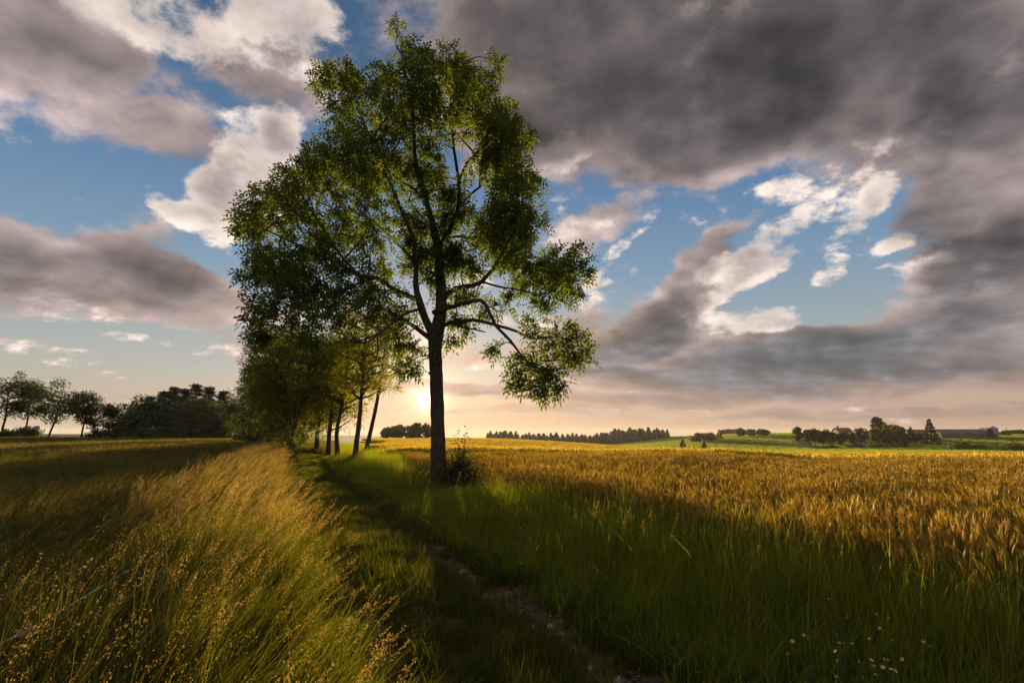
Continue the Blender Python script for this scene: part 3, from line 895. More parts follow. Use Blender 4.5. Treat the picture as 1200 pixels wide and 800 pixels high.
limbs = [
    L((507, 392, 0, 7.5), (498, 372, -.1, 6.8), (491, 352, -.2, 6.2), (487, 332, -.3, 5.0), (488, 310, -.4, 4.2), (484, 280, -.5, 3.4), (472, 250, -.6, 2.8), (457, 215, -.7, 2.2), (440, 180, -.8, 1.7), (425, 140, -.8, 1.3), (405, 105, -.7, .8)),
    L((491, 352, -.2, 4.6), (475, 345, -.6, 4.2), (460, 338, -.9, 3.8), (442, 326, -1.2, 3.5), (422, 323, -1.4, 3.2), (406, 314, -1.6, 2.8), (388, 305, -1.8, 2.3), (360, 292, -2.0, 1.8), (330, 278, -2.1, 1.3), (302, 265, -2.1, .8)),
    L((442, 326, -1.2, 2.2), (420, 332, -1.0, 2.0), (395, 345, -.8, 1.8), (360, 352, -.6, 1.4), (325, 362, -.5, .9)),
    L((422, 323, -1.4, 2.2), (400, 300, -.6, 1.9), (380, 270, 0, 1.6), (360, 240, .4, 1.2), (345, 210, .6, .8)),
    L((505, 397, .1, 4.6), (493, 388, .3, 4.0), (480, 379, .5, 3.4), (466, 372, .9, 2.6), (450, 362, 1.3, 2.0), (425, 355, 1.7, 1.4), (395, 350, 2.0, .9)),
    L((492, 362, -.2, 2.6), (474, 368, -.9, 2.4), (460, 378, -1.4, 2.1), (442, 392, -1.9, 1.8), (425, 398, -2.2, 1.4), (408, 402, -2.4, .8)),
    L((442, 392, -1.9, 1.5), (443, 408, -2.0, 1.2), (440, 425, -2.1, .6)),
    L((514, 290, .1, 4.8), (528, 268, .2, 4.2), (537, 242, .3, 3.6), (537, 210, .3, 3.0), (532, 175, .4, 2.4), (529, 140, .4, 1.8), (534, 105, .4, 1.3), (545, 72, .4, .7)),
    L((537, 212, .3, 2.6), (550, 188, .1, 2.2), (564, 174, 0, 1.8), (582, 160, -.1, 1.4), (602, 156, -.2, .8)),
    L((538, 242, .3, 2.6), (556, 224, .5, 2.1), (575, 212, .7, 1.7), (600, 208, .9, 1.0)),
    L((520, 280, .2, 2.6), (536, 277, .5, 2.2), (556, 278, .8, 1.8), (580, 268, 1.1, 1.4), (605, 252, 1.4, .9)),
    L((518, 352, 0, 4.8), (534, 338, -.3, 4.2), (552, 335, -.5, 3.8), (565, 330, -.7, 3.4), (574, 319, -.8, 3.0), (587, 312, -.9, 2.5), (610, 308, -1.0, 2.0), (640, 312, -1.1, 1.4), (668, 318, -1.1, .8)),
    L((574, 320, -.8, 2.2), (590, 295, -.6, 1.8), (600, 270, -.4, 1.4), (612, 240, -.2, .9)),
    L((565, 330, -.7, 2.0), (585, 336, -.9, 1.7), (610, 340, -1.0, 1.3), (636, 348, -1.1, .8)),
    L((508, 366, -.1, 4.4), (526, 361, -.5, 4.0), (549, 354, -.8, 3.6), (563, 352, -1.0, 3.3), (571, 360, -1.1, 3.0), (580, 380, -1.2, 2.7), (598, 399, -1.4, 2.3), (607, 411, -1.5, 1.8), (620, 426, -1.6, 1.3), (640, 440, -1.6, .8)),
    L((520, 381, 0, 4.0), (536, 377, -.4, 3.5), (555, 375, -.7, 3.0), (578, 380, -.9, 2.6), (605, 388, -1.2, 2.1), (625, 397, -1.4, 1.7), (650, 395, -1.5, 1.2), (675, 398, -1.6, .7)),
    L((524, 380, -.1, 2.0), (540, 383, -.3, 1.7), (556, 386, -.4, 1.3), (569, 389, -.5, .9)),
    L((500, 240, 0, 2.4), (486, 222, -.4, 2.0), (472, 214, -.8, 1.7), (452, 196, -1.2, 1.3), (432, 170, -1.5, .8)),
    L((488, 310, -.4, 2.6), (470, 290, .2, 2.2), (450, 270, .8, 1.8), (425, 250, 1.4, 1.4), (400, 225, 1.8, .8)),
    L((515, 318, .1, 2.8), (528, 306, .9, 2.3), (545, 296, 1.6, 1.8), (570, 288, 2.1, 1.2), (596, 292, 2.4, .8)),
    L((510, 275, .1, 2.4), (498, 258, 1.0, 2.0), (480, 235, 1.7, 1.6), (465, 200, 2.1, 1.2), (455, 160, 2.2, .8)),
]
for lp, lr in limbs:
    b_ = MB(); b_.tube(lp, lr, 9, 0, 0.05, r=r0)
    b_.obj('branch', m_bark, ash_trunk, smooth=True)
LP = np.concatenate([tr_p[tr_p[:, 2] > 4.2]] + [l[0][2:] for l in limbs])
CL = """467,38,13 470,62,9 486,62,14 502,73,16 528,68,14 545,74,14 576,71,12 579,98,11 395,84,20 380,95,15 412,97,15 444,84,13 400,130,18 430,112,22 455,106,24 480,100,26 510,98,24
535,98,22 558,98,18 420,150,28 450,145,28 485,140,26 515,132,22 545,125,24 573,130,20 590,133,14 608,157,18 590,158,18 570,150,16 400,165,22 375,180,20 352,198,19 372,193,22 332,214,18 305,233,20
288,252,16 300,280,22 325,250,28 350,232,28 385,215,28 412,190,26 440,188,26 360,275,32 330,300,28 395,265,30 425,240,28 440,275,24 400,298,28 365,312,26 455,222,22 466,190,20 470,250,13 490,178,16 502,212,14 526,236,15
533,262,14 548,256,11 481,272,13 492,300,11 560,200,10 592,190,14 606,206,20 621,216,15 590,226,17 612,236,20 628,258,13 600,260,21 580,256,15 570,276,16 590,290,19 615,280,13 553,292,13 594,300,16
610,306,16 650,305,19 678,301,11 682,316,10 640,320,21 620,330,15 662,330,18 645,350,13 668,344,9 636,356,8 573,367,9 591,358,9 537,366,12 544,381,7 657,390,15 677,396,12 686,416,8 666,410,14 641,400,12
624,426,14 645,434,16 657,448,14 628,447,14 636,461,9 597,440,10 580,410,5 618,386,7 608,425,9 296,318,15 314,330,18 306,364,20 297,378,12 322,372,20 340,350,26 360,340,26 382,364,22 366,388,16 300,396,10 316,402,11
398,350,20 422,340,15 430,362,15 450,362,14 412,388,14 460,392,12 470,402,10 484,412,9 486,431,7 474,431,7 345,395,14 330,315,20 285,270,12 420,205,24 500,338,12 468,348,13 542,318,12 527,300,11 478,366,12 455,345,14 440,312,16 505,322,10 552,346,9 530,345,9 520,402,6 465,372,12 445,378,12 560,312,11 540,150,14 515,165,13 470,140,20 500,120,22"""
re_ = np.random.default_rng(41)
for k_ in range(64):
    u_, v_ = re_.uniform(472, 612), re_.uniform(150, 335)
    if u_ > 540 and v_ > 300: continue
    CL += ' %.0f,%.0f,%.0f' % (u_, v_, re_.uniform(9, 14))
sparse_box = lambda u, v: 474 < u < 566 and 165 < v < 320
crown = MB()
rc = np.random.default_rng(23)
for item in CL.split():
    u, v, pr = [float(t) for t in item.split(',')]
    rad = pr * K
    half = max(0.4, math.sqrt(max(0.0, 1 - ((u - 485) / 235) ** 2)) * 2.9)
    copies = 1 if (pr < 15 or sparse_box(u, v) or v > 370) else 2
    for c in range(copies):
        near = np.array(at(u, v, D0)) - B0
        dl = np.linalg.norm(LP - near, axis=1)
        ref = LP[np.argmin(dl)]
        dy = ref[1] + rc.normal(0, 0.35) if copies == 1 else (-1 if c == 0 else 1) * rc.uniform(0.15, 0.85) * half
        C = np.array(at(u + rc.normal(0, 2), v + rc.normal(0, 2), D0 + dy)) - B0
        cost = np.linalg.norm(LP - C, axis=1) + np.maximum(0, LP[:, 2] - C[2]) * 0.6
        root = LP[np.argmin(cost)]
        d_ = C - root
        bend = (root + C) / 2 + np.array([0, 0, 0.12 * np.linalg.norm(d_)]) + rc.normal(size=3) * 0.07 * np.linalg.norm(d_)
        tp, tr2 = curve([root, bend, C], [0.024 + 0.006 * np.linalg.norm(d_), 0.017, 0.008], 0.3)
        crown.tube(tp, tr2, 5, 1, cap=False)
        nt = int(np.clip(7 + 33 * rad * rad, 7, 32))
        if sparse_box(u, v): nt = int(nt * 0.85)
        if u < 470: nt = int(nt * 0.8) + 1
        cluster(crown, rc, C, (rad * 0.92, rad * 0.92, rad * 0.88), bend, nt, 4, 7, 0.155, 0.066)
# the leafless spire twig at the top right
p = np.array(at(545, 76, D0 + .4)) - B0; p2 = np.array(at(545.5, 52, D0 + .4)) - B0
crown.tube(np.array([p, p2]), np.array([0.02, 0.006]), 5, 1)
crown.obj('crown', [m_leaf, m_bark], ash)

# ---- generic broadleaf tree
def broadleaf(seed, h, cw, cb, leaf, ncl, per_t, lean=(0, 0), stems=1, tr=None, top=1.0, nl=1, clr=0.2, open_=0.0, matidx=(0, 1), shape=None, limb_sides=5):
    """trunk mesh and crown mesh of a tree h metres high, crown cw wide that starts at height cb"""
    r = np.random.default_rng(seed)
    tm, cm = MB(), MB()
    tr = tr or h * 0.016
    LPs = []
    for s in range(stems):
        a = r.uniform(0, 6.28); sp = 0 if stems == 1 else 0.22
        ln = np.array([lean[0] + math.cos(a) * sp, lean[1] + math.sin(a) * sp])
        zs = np.array([-0.3, 0.0, cb * 0.5, cb, cb + (h - cb) * 0.4, cb + (h - cb) * 0.8])
        wob = np.cumsum(r.normal(0, h * 0.012, (6, 2)), 0)
        P_ = np.column_stack([ln[0] * np.maximum(zs, 0) + wob[:, 0] - wob[1, 0], ln[1] * np.maximum(zs, 0) + wob[:, 1] - wob[1, 1], zs])
        p_, q_ = curve(P_, tr * np.array([1.35, 1.15, 0.92, 0.8, 0.5, 0.2]) / (stems ** 0.4), max(0.25, h / 30))
        tm.tube(p_, q_, 8, 0, 0.05, r=r)
        LPs.append(p_[p_[:, 2] > cb * 0.6])
    LP_ = np.concatenate(LPs)
    cen = np.array([lean[0] * (cb + h) / 2, lean[1] * (cb + h) / 2, (cb + h) / 2]); half = np.array([cw / 2, cw / 2, (h - cb) / 2])
    gaps = unit(r.normal(size=(4, 3)))
    for c in range(ncl):
        d_ = unit(r.normal(size=3))
        for _t in range(4):
            if (gaps @ d_).max() > 0.80: d_ = unit(r.normal(size=3))
        rr_ = r.uniform(0.8, 1.15) * r.uniform(0.15, 0.86) ** 0.45
        C = cen + d_ * rr_ * half * np.array([1, 1, top])
        f = (C[2] - cb) / max(h - cb, .1)
        if shape: C[:2] = cen[:2] + (C[:2] - cen[:2]) * shape(f)
        rad = clr * cw * r.uniform(0.65, 1.15)
        cost = np.linalg.norm(LP_ - C, axis=1) + np.maximum(0, LP_[:, 2] - C[2] + 0.15 * cw) * 0.8
        root = LP_[np.argmin(cost)]
        bend = (root + C) / 2 + r.normal(size=3) * 0.06 * np.linalg.norm(C - root) + np.array([0, 0, -0.05 * np.linalg.norm(C - root)])
        p_, q_ = curve([root, bend, C], np.array([0.42, 0.28, 0.1]) * tr, max(0.3, h / 18))
        tm.tube(p_, q_, limb_sides, 0, cap=False)
        n_ = per_t
        dd = unit(r.normal(size=(n_, 3))); R_ = r.uniform(0.2, 1, n_) ** 0.5
        org = C + dd * R_[:, None] * rad * np.array([1, 1, 0.75])
        var = np.clip(r.normal(0.5, 0.2) + r.normal(0, 0.15, n_), 0, 1)
        if nl > 1:
            compound(cm, r, org, unit(dd + r.normal(size=(n_, 3)) * 0.5 + np.array([0, 0, .2])), nl, leaf, leaf * 0.46, 0, var=var)
        else:
            ld = unit(dd * 0.6 + r.normal(size=(n_, 3)))
            leaflets(cm, org, ld, unit(r.normal(size=(n_, 3))), leaf * r.uniform(0.7, 1.3, n_), leaf * 0.6 * r.uniform(0.7, 1.2, n_), 0, var)
    return tm, cm
def put_tree(name, loc, tm, cm, mats, label, group=None, rz=0.0):
    e = empty(name, loc, rz)
    tag(e, label, 'tree', group)
    t = tm if isinstance(tm, bpy.types.Mesh) else tm.mesh('trunk', [mats[1]], True)
    c = cm if isinstance(cm, bpy.types.Mesh) else cm.mesh('crown', [mats[0]])
    link(bpy.data.objects.new('trunk', t), e); link(bpy.data.objects.new('crown', c), e)
    return e, t, c

# ---- the row of trees along the track
ROW = 'trees lining the track behind the big ash'
def row_tree(u, Y, seed, label, **kw):
    loc = on_ground(u, Y)
    tm, cm = broadleaf(seed, **kw)
    return put_tree('row_tree', loc, tm, cm, (m_leaf_dark if seed in (7, 9) else m_leaf_bright if seed in (1, 2, 3) else m_leaf_row, m_bark), label, ROW)  # leaf choice paints shade on two trees and backlight on the nearest three
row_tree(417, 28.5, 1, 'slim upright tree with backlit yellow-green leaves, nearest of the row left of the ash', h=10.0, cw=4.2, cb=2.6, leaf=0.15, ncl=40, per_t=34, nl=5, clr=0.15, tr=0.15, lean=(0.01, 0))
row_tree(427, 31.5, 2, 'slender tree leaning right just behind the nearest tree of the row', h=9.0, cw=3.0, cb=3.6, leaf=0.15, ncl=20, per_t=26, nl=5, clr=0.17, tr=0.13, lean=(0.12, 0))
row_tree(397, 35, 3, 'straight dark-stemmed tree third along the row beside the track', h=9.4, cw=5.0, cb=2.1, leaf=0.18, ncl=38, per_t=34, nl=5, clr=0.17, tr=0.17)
row_tree(385, 40, 4, 'right-leaning thick-stemmed tree in the middle of the row by the track', h=10.2, cw=5.8, cb=2.0, leaf=0.2, ncl=40, per_t=36, nl=5, clr=0.17, tr=0.2, lean=(0.05, 0))
row_tree(371, 47, 5, 'tree leaning right behind the middle of the row, stem among dark undergrowth', h=10.8, cw=6.4, cb=1.8, leaf=0.23, ncl=44, per_t=38, nl=5, clr=0.17, tr=0.22, lean=(0.05, 0))
row_tree(342, 33.5, 6, 'bushy low-branched tree with leaves down to the grass left of the track', h=9.4, cw=5.6, cb=0.9, leaf=0.18, ncl=64, per_t=40, nl=5, clr=0.16, tr=0.15, stems=3)
row_tree(312, 58, 7, 'round shade-darkened tree at the left end of the row by the track', h=11.4, cw=7.4, cb=0.9, leaf=0.28, ncl=56, per_t=44, nl=5, clr=0.18, tr=0.2)
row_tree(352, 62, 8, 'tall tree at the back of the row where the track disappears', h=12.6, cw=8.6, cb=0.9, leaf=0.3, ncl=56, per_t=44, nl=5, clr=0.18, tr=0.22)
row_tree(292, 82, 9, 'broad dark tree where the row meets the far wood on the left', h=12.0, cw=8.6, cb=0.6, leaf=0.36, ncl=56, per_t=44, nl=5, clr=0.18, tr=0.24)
row_tree(332, 42, 10, 'full green tree leaning over the track from its left side', h=10.8, cw=6.8, cb=0.9, leaf=0.22, ncl=64, per_t=44, nl=5, clr=0.17, tr=0.2)

# ---- shrub at the foot of the ash
def shrub(name, loc, seed, h, w, n, leaf, mat, label, cat='shrub', group=None, spike=0):
    r = np.random.default_rng(seed)
    e = empty(name, loc); tag(e, label, cat, group)
    sm, fm = MB(), MB()
    for i_ in range(n):
        a = r.uniform(0, 6.28); rad = w / 2 * math.sqrt(r.uniform(0, 1)); hh = h * r.uniform(0.55, 1.0) * (1 - 0.55 * (rad / (w / 2)) ** 2)
        tip = np.array([math.cos(a) * rad, math.sin(a) * rad, hh])
        if i_ < spike: tip = np.array([r.uniform(-.4, .4) * w, 0, h * r.uniform(1.05, 1.25)])
        p_, q_ = curve([[tip[0] * .15, tip[1] * .15, -0.15], [tip[0] * .5, tip[1] * .5, hh * .55], tip], [0.014, 0.009, 0.003], 0.15)
        sm.tube(p_, q_, 4, 0, cap=False)
        k_ = 46
        t = r.uniform(0.25, 1, k_); org = p_[(t * (len(p_) - 1)).astype(int)] + r.normal(size=(k_, 3)) * 0.06 * h
        leaflets(fm, org, unit(r.normal(size=(k_, 3)) + [0, 0, .3]), unit(r.normal(size=(k_, 3))), leaf * r.uniform(.7, 1.3, k_), leaf * .5 * np.ones(k_), 0, r.uniform(0, 1, k_))
    sm.obj('stem', m_bark, e); fm.obj('foliage', mat, e)
    return e
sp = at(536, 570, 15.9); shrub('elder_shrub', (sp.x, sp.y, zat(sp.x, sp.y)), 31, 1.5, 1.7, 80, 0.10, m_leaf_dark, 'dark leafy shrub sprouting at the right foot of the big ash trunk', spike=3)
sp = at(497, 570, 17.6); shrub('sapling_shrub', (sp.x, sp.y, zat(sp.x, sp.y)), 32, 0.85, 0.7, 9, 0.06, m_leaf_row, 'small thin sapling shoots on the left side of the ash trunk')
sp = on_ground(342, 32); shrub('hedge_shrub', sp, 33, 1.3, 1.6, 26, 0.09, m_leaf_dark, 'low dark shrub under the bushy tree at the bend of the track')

# hedge of low bushes left of the track under the row
HB = 'bushes under the row of trees left of the track'
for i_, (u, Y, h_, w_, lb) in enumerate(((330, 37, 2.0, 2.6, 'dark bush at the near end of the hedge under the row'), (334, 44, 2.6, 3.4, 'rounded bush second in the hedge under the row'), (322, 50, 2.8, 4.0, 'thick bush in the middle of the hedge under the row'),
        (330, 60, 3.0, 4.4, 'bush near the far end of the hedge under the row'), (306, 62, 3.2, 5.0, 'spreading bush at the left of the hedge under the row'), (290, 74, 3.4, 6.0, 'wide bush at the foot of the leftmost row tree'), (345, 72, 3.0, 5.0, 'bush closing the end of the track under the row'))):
    shrub('hedge_bush', on_ground(u, Y), 700 + i_, h_, w_, 60, 0.0035 * Y + 0.05, m_leaf_dark, lb, 'bush', HB)  # shade under the row is put into the bushes' darker leaf colour

# ------------------------------------------------------------------ far trees on the left
def px_tree(name, u, vt, Y, wpx, cbf, seed, label, group, mat, nl=1, dens=1.0, clr=0.2, leaf=None, ncl=26, lean=(0, 0), **kw):
    """tree whose top reaches photo row vt at distance Y, wpx photo pixels wide"""
    loc = on_ground(u, Y)
    h = at(u, vt, Y).z - loc.z
    cw = wpx * Y / FPX
    tm, cm = broadleaf(seed, h=h, cw=cw, cb=h * cbf, leaf=leaf or max(0.12, Y * 0.0040), ncl=int(ncl * 1.5), per_t=int(66 * dens), nl=nl, clr=clr, lean=lean, **kw)
    return put_tree(name, loc, tm, cm, (mat, m_far_bark), label, group)
LG = 'dark trees along the left edge of the meadow'
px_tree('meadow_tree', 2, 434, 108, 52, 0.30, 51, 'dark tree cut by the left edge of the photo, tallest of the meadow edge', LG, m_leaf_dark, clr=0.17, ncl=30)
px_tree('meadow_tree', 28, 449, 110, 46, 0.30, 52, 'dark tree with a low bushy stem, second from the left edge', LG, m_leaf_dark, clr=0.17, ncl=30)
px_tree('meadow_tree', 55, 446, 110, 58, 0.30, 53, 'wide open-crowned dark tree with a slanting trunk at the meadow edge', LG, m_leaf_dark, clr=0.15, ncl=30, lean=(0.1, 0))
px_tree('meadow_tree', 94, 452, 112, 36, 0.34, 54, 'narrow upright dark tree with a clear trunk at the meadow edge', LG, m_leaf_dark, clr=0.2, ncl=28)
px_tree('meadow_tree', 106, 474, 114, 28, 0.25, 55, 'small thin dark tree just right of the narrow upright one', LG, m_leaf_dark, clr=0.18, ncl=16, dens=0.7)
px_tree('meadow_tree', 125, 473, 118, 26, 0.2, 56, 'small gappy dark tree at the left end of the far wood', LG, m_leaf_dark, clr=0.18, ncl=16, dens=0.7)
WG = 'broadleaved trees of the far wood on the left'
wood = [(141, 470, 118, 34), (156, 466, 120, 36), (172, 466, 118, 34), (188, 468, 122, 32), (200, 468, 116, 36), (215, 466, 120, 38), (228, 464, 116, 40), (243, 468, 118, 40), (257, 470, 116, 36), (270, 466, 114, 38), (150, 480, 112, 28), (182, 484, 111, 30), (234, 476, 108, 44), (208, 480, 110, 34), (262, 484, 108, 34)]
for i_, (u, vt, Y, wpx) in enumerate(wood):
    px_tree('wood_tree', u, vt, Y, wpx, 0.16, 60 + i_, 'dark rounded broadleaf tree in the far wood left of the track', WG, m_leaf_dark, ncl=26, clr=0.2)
PG = 'pines rising above the far wood on the left'
def pine(seed, h, cw, cb, nb=40, leaf=0.5, mat=None):
    """scots pine: bare stem and ragged flat tufts"""
    r = np.random.default_rng(seed); tm, cm = MB(), MB()
    zs = np.linspace(-0.3, h * 0.97, 8)
    P_ = np.column_stack([np.cumsum(r.normal(0, h * 0.008, 8)), np.cumsum(r.normal(0, h * 0.008, 8)), zs])
    p_, q_ = curve(P_, h * 0.017 * np.linspace(1.2, 0.15, 8), h / 20)
    tm.tube(p_, q_, 7, 0, 0.05, r=r)
    for b in range(nb):
        f = r.uniform(0, 1) ** 0.8
        z = cb + (h - cb) * f
        a = r.uniform(0, 6.28); ln = cw / 2 * (1 - f * 0.75) * r.uniform(0.5, 1.1)
        s = p_[np.argmin(np.abs(p_[:, 2] - z))]
        e_ = s + np.array([math.cos(a) * ln, math.sin(a) * ln, ln * r.uniform(0.05, 0.5)])
        tm.tube(np.array([s, (s + e_) / 2 - [0, 0, 0.05 * ln], e_]), h * np.array([.004, .003, .001]), 4, 0, cap=False)
        k_ = 80
        org = e_ + r.normal(size=(k_, 3)) * np.array([1, 1, 0.45]) * cw * 0.075 - (e_ - s) * (r.uniform(0, .4, k_)[:, None])
        leaflets(cm, org, unit(r.normal(size=(k_, 3)) + [0, 0, .5]), unit(r.normal(size=(k_, 3))), leaf * r.uniform(.7, 1.3, k_), leaf * .4 * np.ones(k_), 0, r.uniform(0, 1, k_))
    return tm, cm
for i_, (u, vt, Y, wpx) in enumerate([(170, 466, 134, 18), (183, 460, 132, 22), (198, 455, 134, 24), (210, 457, 133, 22), (226, 452, 134, 24), (240, 455, 134, 22), (258, 459, 130, 22)]):
    loc = on_ground(u, Y); h = at(u, vt, Y).z - loc.z
    tm, cm = pine(80 + i_, h, wpx * Y / FPX, h * 0.5)
    put_tree('pine_tree', loc, tm, cm, (m_needle, m_far_bark), 'ragged dark pine showing above the far wood, ' + ('leftmost', 'second from left', 'third from left', 'middle one of seven', 'third from right, the tallest', 'second from right', 'rightmost, by the row trees')[i_], PG)

# scrub along the foot of the left trees
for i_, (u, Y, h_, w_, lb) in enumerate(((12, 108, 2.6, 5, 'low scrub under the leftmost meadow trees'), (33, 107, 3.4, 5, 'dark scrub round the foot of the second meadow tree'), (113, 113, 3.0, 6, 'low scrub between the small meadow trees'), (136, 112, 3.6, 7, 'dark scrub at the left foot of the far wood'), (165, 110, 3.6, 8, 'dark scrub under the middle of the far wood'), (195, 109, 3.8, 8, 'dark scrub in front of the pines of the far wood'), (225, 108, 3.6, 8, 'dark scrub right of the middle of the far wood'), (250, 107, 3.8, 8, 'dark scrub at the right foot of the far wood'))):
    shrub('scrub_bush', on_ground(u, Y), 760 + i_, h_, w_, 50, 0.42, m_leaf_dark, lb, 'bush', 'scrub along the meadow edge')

# ------------------------------------------------------------------ clump of trees on the crest left of the ash
CG = 'hazy trees on the crest left of the ash trunk'
for i_, (u, vt, wpx, lb) in enumerate([(455, 501, 16, 'small low hazy tree at the left end of the crest clump'), (467, 497, 17, 'round hazy tree second from the left on the crest'), (480, 499, 15, 'broad hazy tree in the middle of the crest clump'), (486, 493, 14, 'tallest hazy tree of the crest clump, beside the ash trunk'), (498, 495, 16, 'hazy tree of the crest clump half hidden by the ash trunk')]):
    px_tree('crest_tree', u, vt, 262, wpx, 0.15, 100 + i_, lb, CG, m_leaf_farm, ncl=22, clr=0.2, leaf=1.0)

# ------------------------------------------------------------------ conifers
def spruce(seed, h, w, tiers=11, per=30, leaf=0.9):
    r = np.random.default_rng(seed); tm, cm = MB(), MB()
    tm.tube(np.array([[0, 0, -0.4], [0, 0, h * .5], [0, 0, h * .98]]), h * np.array([.016, .009, .001]), 6, 0)
    for t in range(tiers):
        f = (t + r.uniform(-.2, .2)) / tiers
        z = h * (0.08 + 0.9 * max(f, 0)); rad = w / 2 * (1 - max(f, 0)) ** 0.85 * r.uniform(0.8, 1.12) + 0.08
        k_ = max(8, int(per * (1 - f * .6)))
        a = r.uniform(0, 6.28, k_); rr_ = rad * np.sqrt(r.uniform(0.08, 1, k_))
        org = np.stack([np.cos(a) * rr_, np.sin(a) * rr_, z - rr_ * 0.25 + r.normal(0, h * .012, k_)], 1)
        dd = np.stack([np.cos(a), np.sin(a), r.normal(-0.25, .2, k_)], 1)
        leaflets(cm, org - dd * leaf * .4, unit(dd), unit(np.array([0, 0, .6]) + r.normal(size=(k_, 3))), leaf * r.uniform(.6, 1.1, k_), leaf * .55 * np.ones(k_), 0, r.uniform(0, 1, k_))
    return tm, cm
sp_meshes = []
for s in range(5):
    tm, cm = spruce(200 + s, 18.0, 8.5 + s * 0.5, 14, 80, 2.5)
    sp_meshes.append((tm.mesh('trunk', [m_far_bark]), cm.mesh('crown', [m_needle])))
rw = np.random.default_rng(5)
FG = 'conifers of the far wood beyond the wheat'
top_u = [560, 572, 585, 600, 612, 625, 640, 655, 670, 690, 705, 720, 735, 750, 765, 778, 790]
top_v = [514, 507, 504.5, 505, 508, 507, 507, 508, 508.5, 508, 506.5, 503.5, 501.5, 501.5, 502, 503, 507]
k_ = 0
for row, (dY, dv) in enumerate(((0, 2.6), (28, 1.0), (60, 0.0))):
    for u in np.arange(566 if row < 2 else 575, 786, 5.6 if row else 5.0):
        u = u + rw.uniform(-1.6, 1.6)
        Y = 575 + dY + rw.uniform(-8, 8)
        loc = on_ground(u, Y)
        vt = np.interp(u, top_u, top_v) + dv + rw.uniform(-2.4, 2.2)
        h = at(u, vt, Y).z - loc.z
        if h < 3: continue
        t_, c_ = sp_meshes[rw.integers(0, 5)]
        e, _, _ = put_tree('spruce_tree', loc, t_, c_, None, 'dark conifer of the far wood on the horizon beyond the wheat', FG, rw.uniform(0, 6.28))
        e.scale = (h / 18 * rw.uniform(1.2, 1.7), h / 18 * rw.uniform(1.2, 1.7), h / 18)
def conifer_px(u, vt, Y, wpx, seed, label, group=None, dark=True):
    loc = on_ground(u, Y); h = at(u, vt, Y).z - loc.z
    tm, cm = spruce(seed, h, wpx * Y / FPX, 18, 90, max(0.6, h * 0.085))
    return put_tree('spruce_tree', loc, tm, cm, (m_needle, m_far_bark), label, group)
conifer_px(800, 514, 300, 11, 301, 'small dark conifer at the field edge, leftmost before the green slope')
conifer_px(825, 516, 298, 8, 302, 'tiny dark conifer in front of the bushes on the green slope')
conifer_px(843.5, 502.5, 420, 9, 303, 'pointed dark conifer at the right end of the bushes on the green slope')
HG = 'bushy trees on the green slope'
px_tree('slope_tree', 817, 509, 410, 14, 0.05, 310, 'dark bushy tree left in the clump on the green slope', HG, m_leaf_farm, ncl=20)
px_tree('slope_tree', 830, 508.5, 415, 16, 0.05, 311, 'dark bushy tree right in the clump on the green slope', HG, m_leaf_farm, ncl=20)
px_tree('slope_tree', 869.5, 502.5, 430, 10, 0.25, 312, 'round tree, left of the three on the green slope', HG, m_leaf_farm, ncl=20)
px_tree('slope_tree', 882, 504, 430, 9, 0.25, 313, 'round tree, middle of the three on the green slope', HG, m_leaf_farm, ncl=20)
px_tree('slope_tree', 895, 504, 430, 11, 0.3, 314, 'round tree, right of the three on the green slope', HG, m_leaf_farm, ncl=20)
for i_, (u, w_) in enumerate(((850, 8), (856, 9), (862, 8))):
    px_tree('hill_tree', u, 504.5, 640, w_, 0.1, 320 + i_, 'far low tree on the hill crest left of the three round trees', 'low trees on the hill crest', m_leaf_farm, ncl=14)

# ------------------------------------------------------------------ farm
m_wall, n = material('farm_render')
finish(n, principled(n, n.mix(n.noise(obj_pos(n), 0.8, 5, 0.6), (0.34, 0.24, 0.16), (0.46, 0.34, 0.23)), 0.9, 0.1))
m_barnwall, n = material('barn_boards')
finish(n, principled(n, n.mix(n.noise(obj_pos(n), 0.6, 5, 0.6), (0.17, 0.115, 0.08), (0.26, 0.18, 0.125)), 0.9, 0.1))
m_tile, n = material('red_roof_tile')
finish(n, principled(n, n.mix(n.noise(obj_pos(n), 1.2, 5, 0.65), (0.20, 0.075, 0.05), (0.31, 0.13, 0.085)), 0.85, 0.15, n.noise(obj_pos(n), 9, 3), 0.5, 0.1))
m_sheet, n = material('grey_roof_sheet')
finish(n, principled(n, n.mix(n.noise(obj_pos(n), 0.5, 5, 0.65), (0.13, 0.105, 0.095), (0.20, 0.165, 0.15)), 0.8, 0.2))
m_darkglass, n = material('window_glass')
finish(n, principled(n, (0.02, 0.022, 0.026), 0.15, 0.5))
m_wood, n = material('weathered_wood')
finish(n, principled(n, n.mix(n.noise(obj_pos(n), 6, 4, 0.6), (0.12, 0.09, 0.065), (0.26, 0.21, 0.16)), 0.9, 0.1))
m_metal, n = material('galvanised_metal')
finish(n, principled(n, n.mix(n.noise(obj_pos(n), 1.5, 4), (0.22, 0.23, 0.25), (0.36, 0.37, 0.39)), 0.55, 0.4))
m_white, n = material('white_paint')
finish(n, principled(n, n.mix(n.noise(obj_pos(n), 3, 4), (0.66, 0.64, 0.60), (0.8, 0.79, 0.76)), 0.6, 0.3))

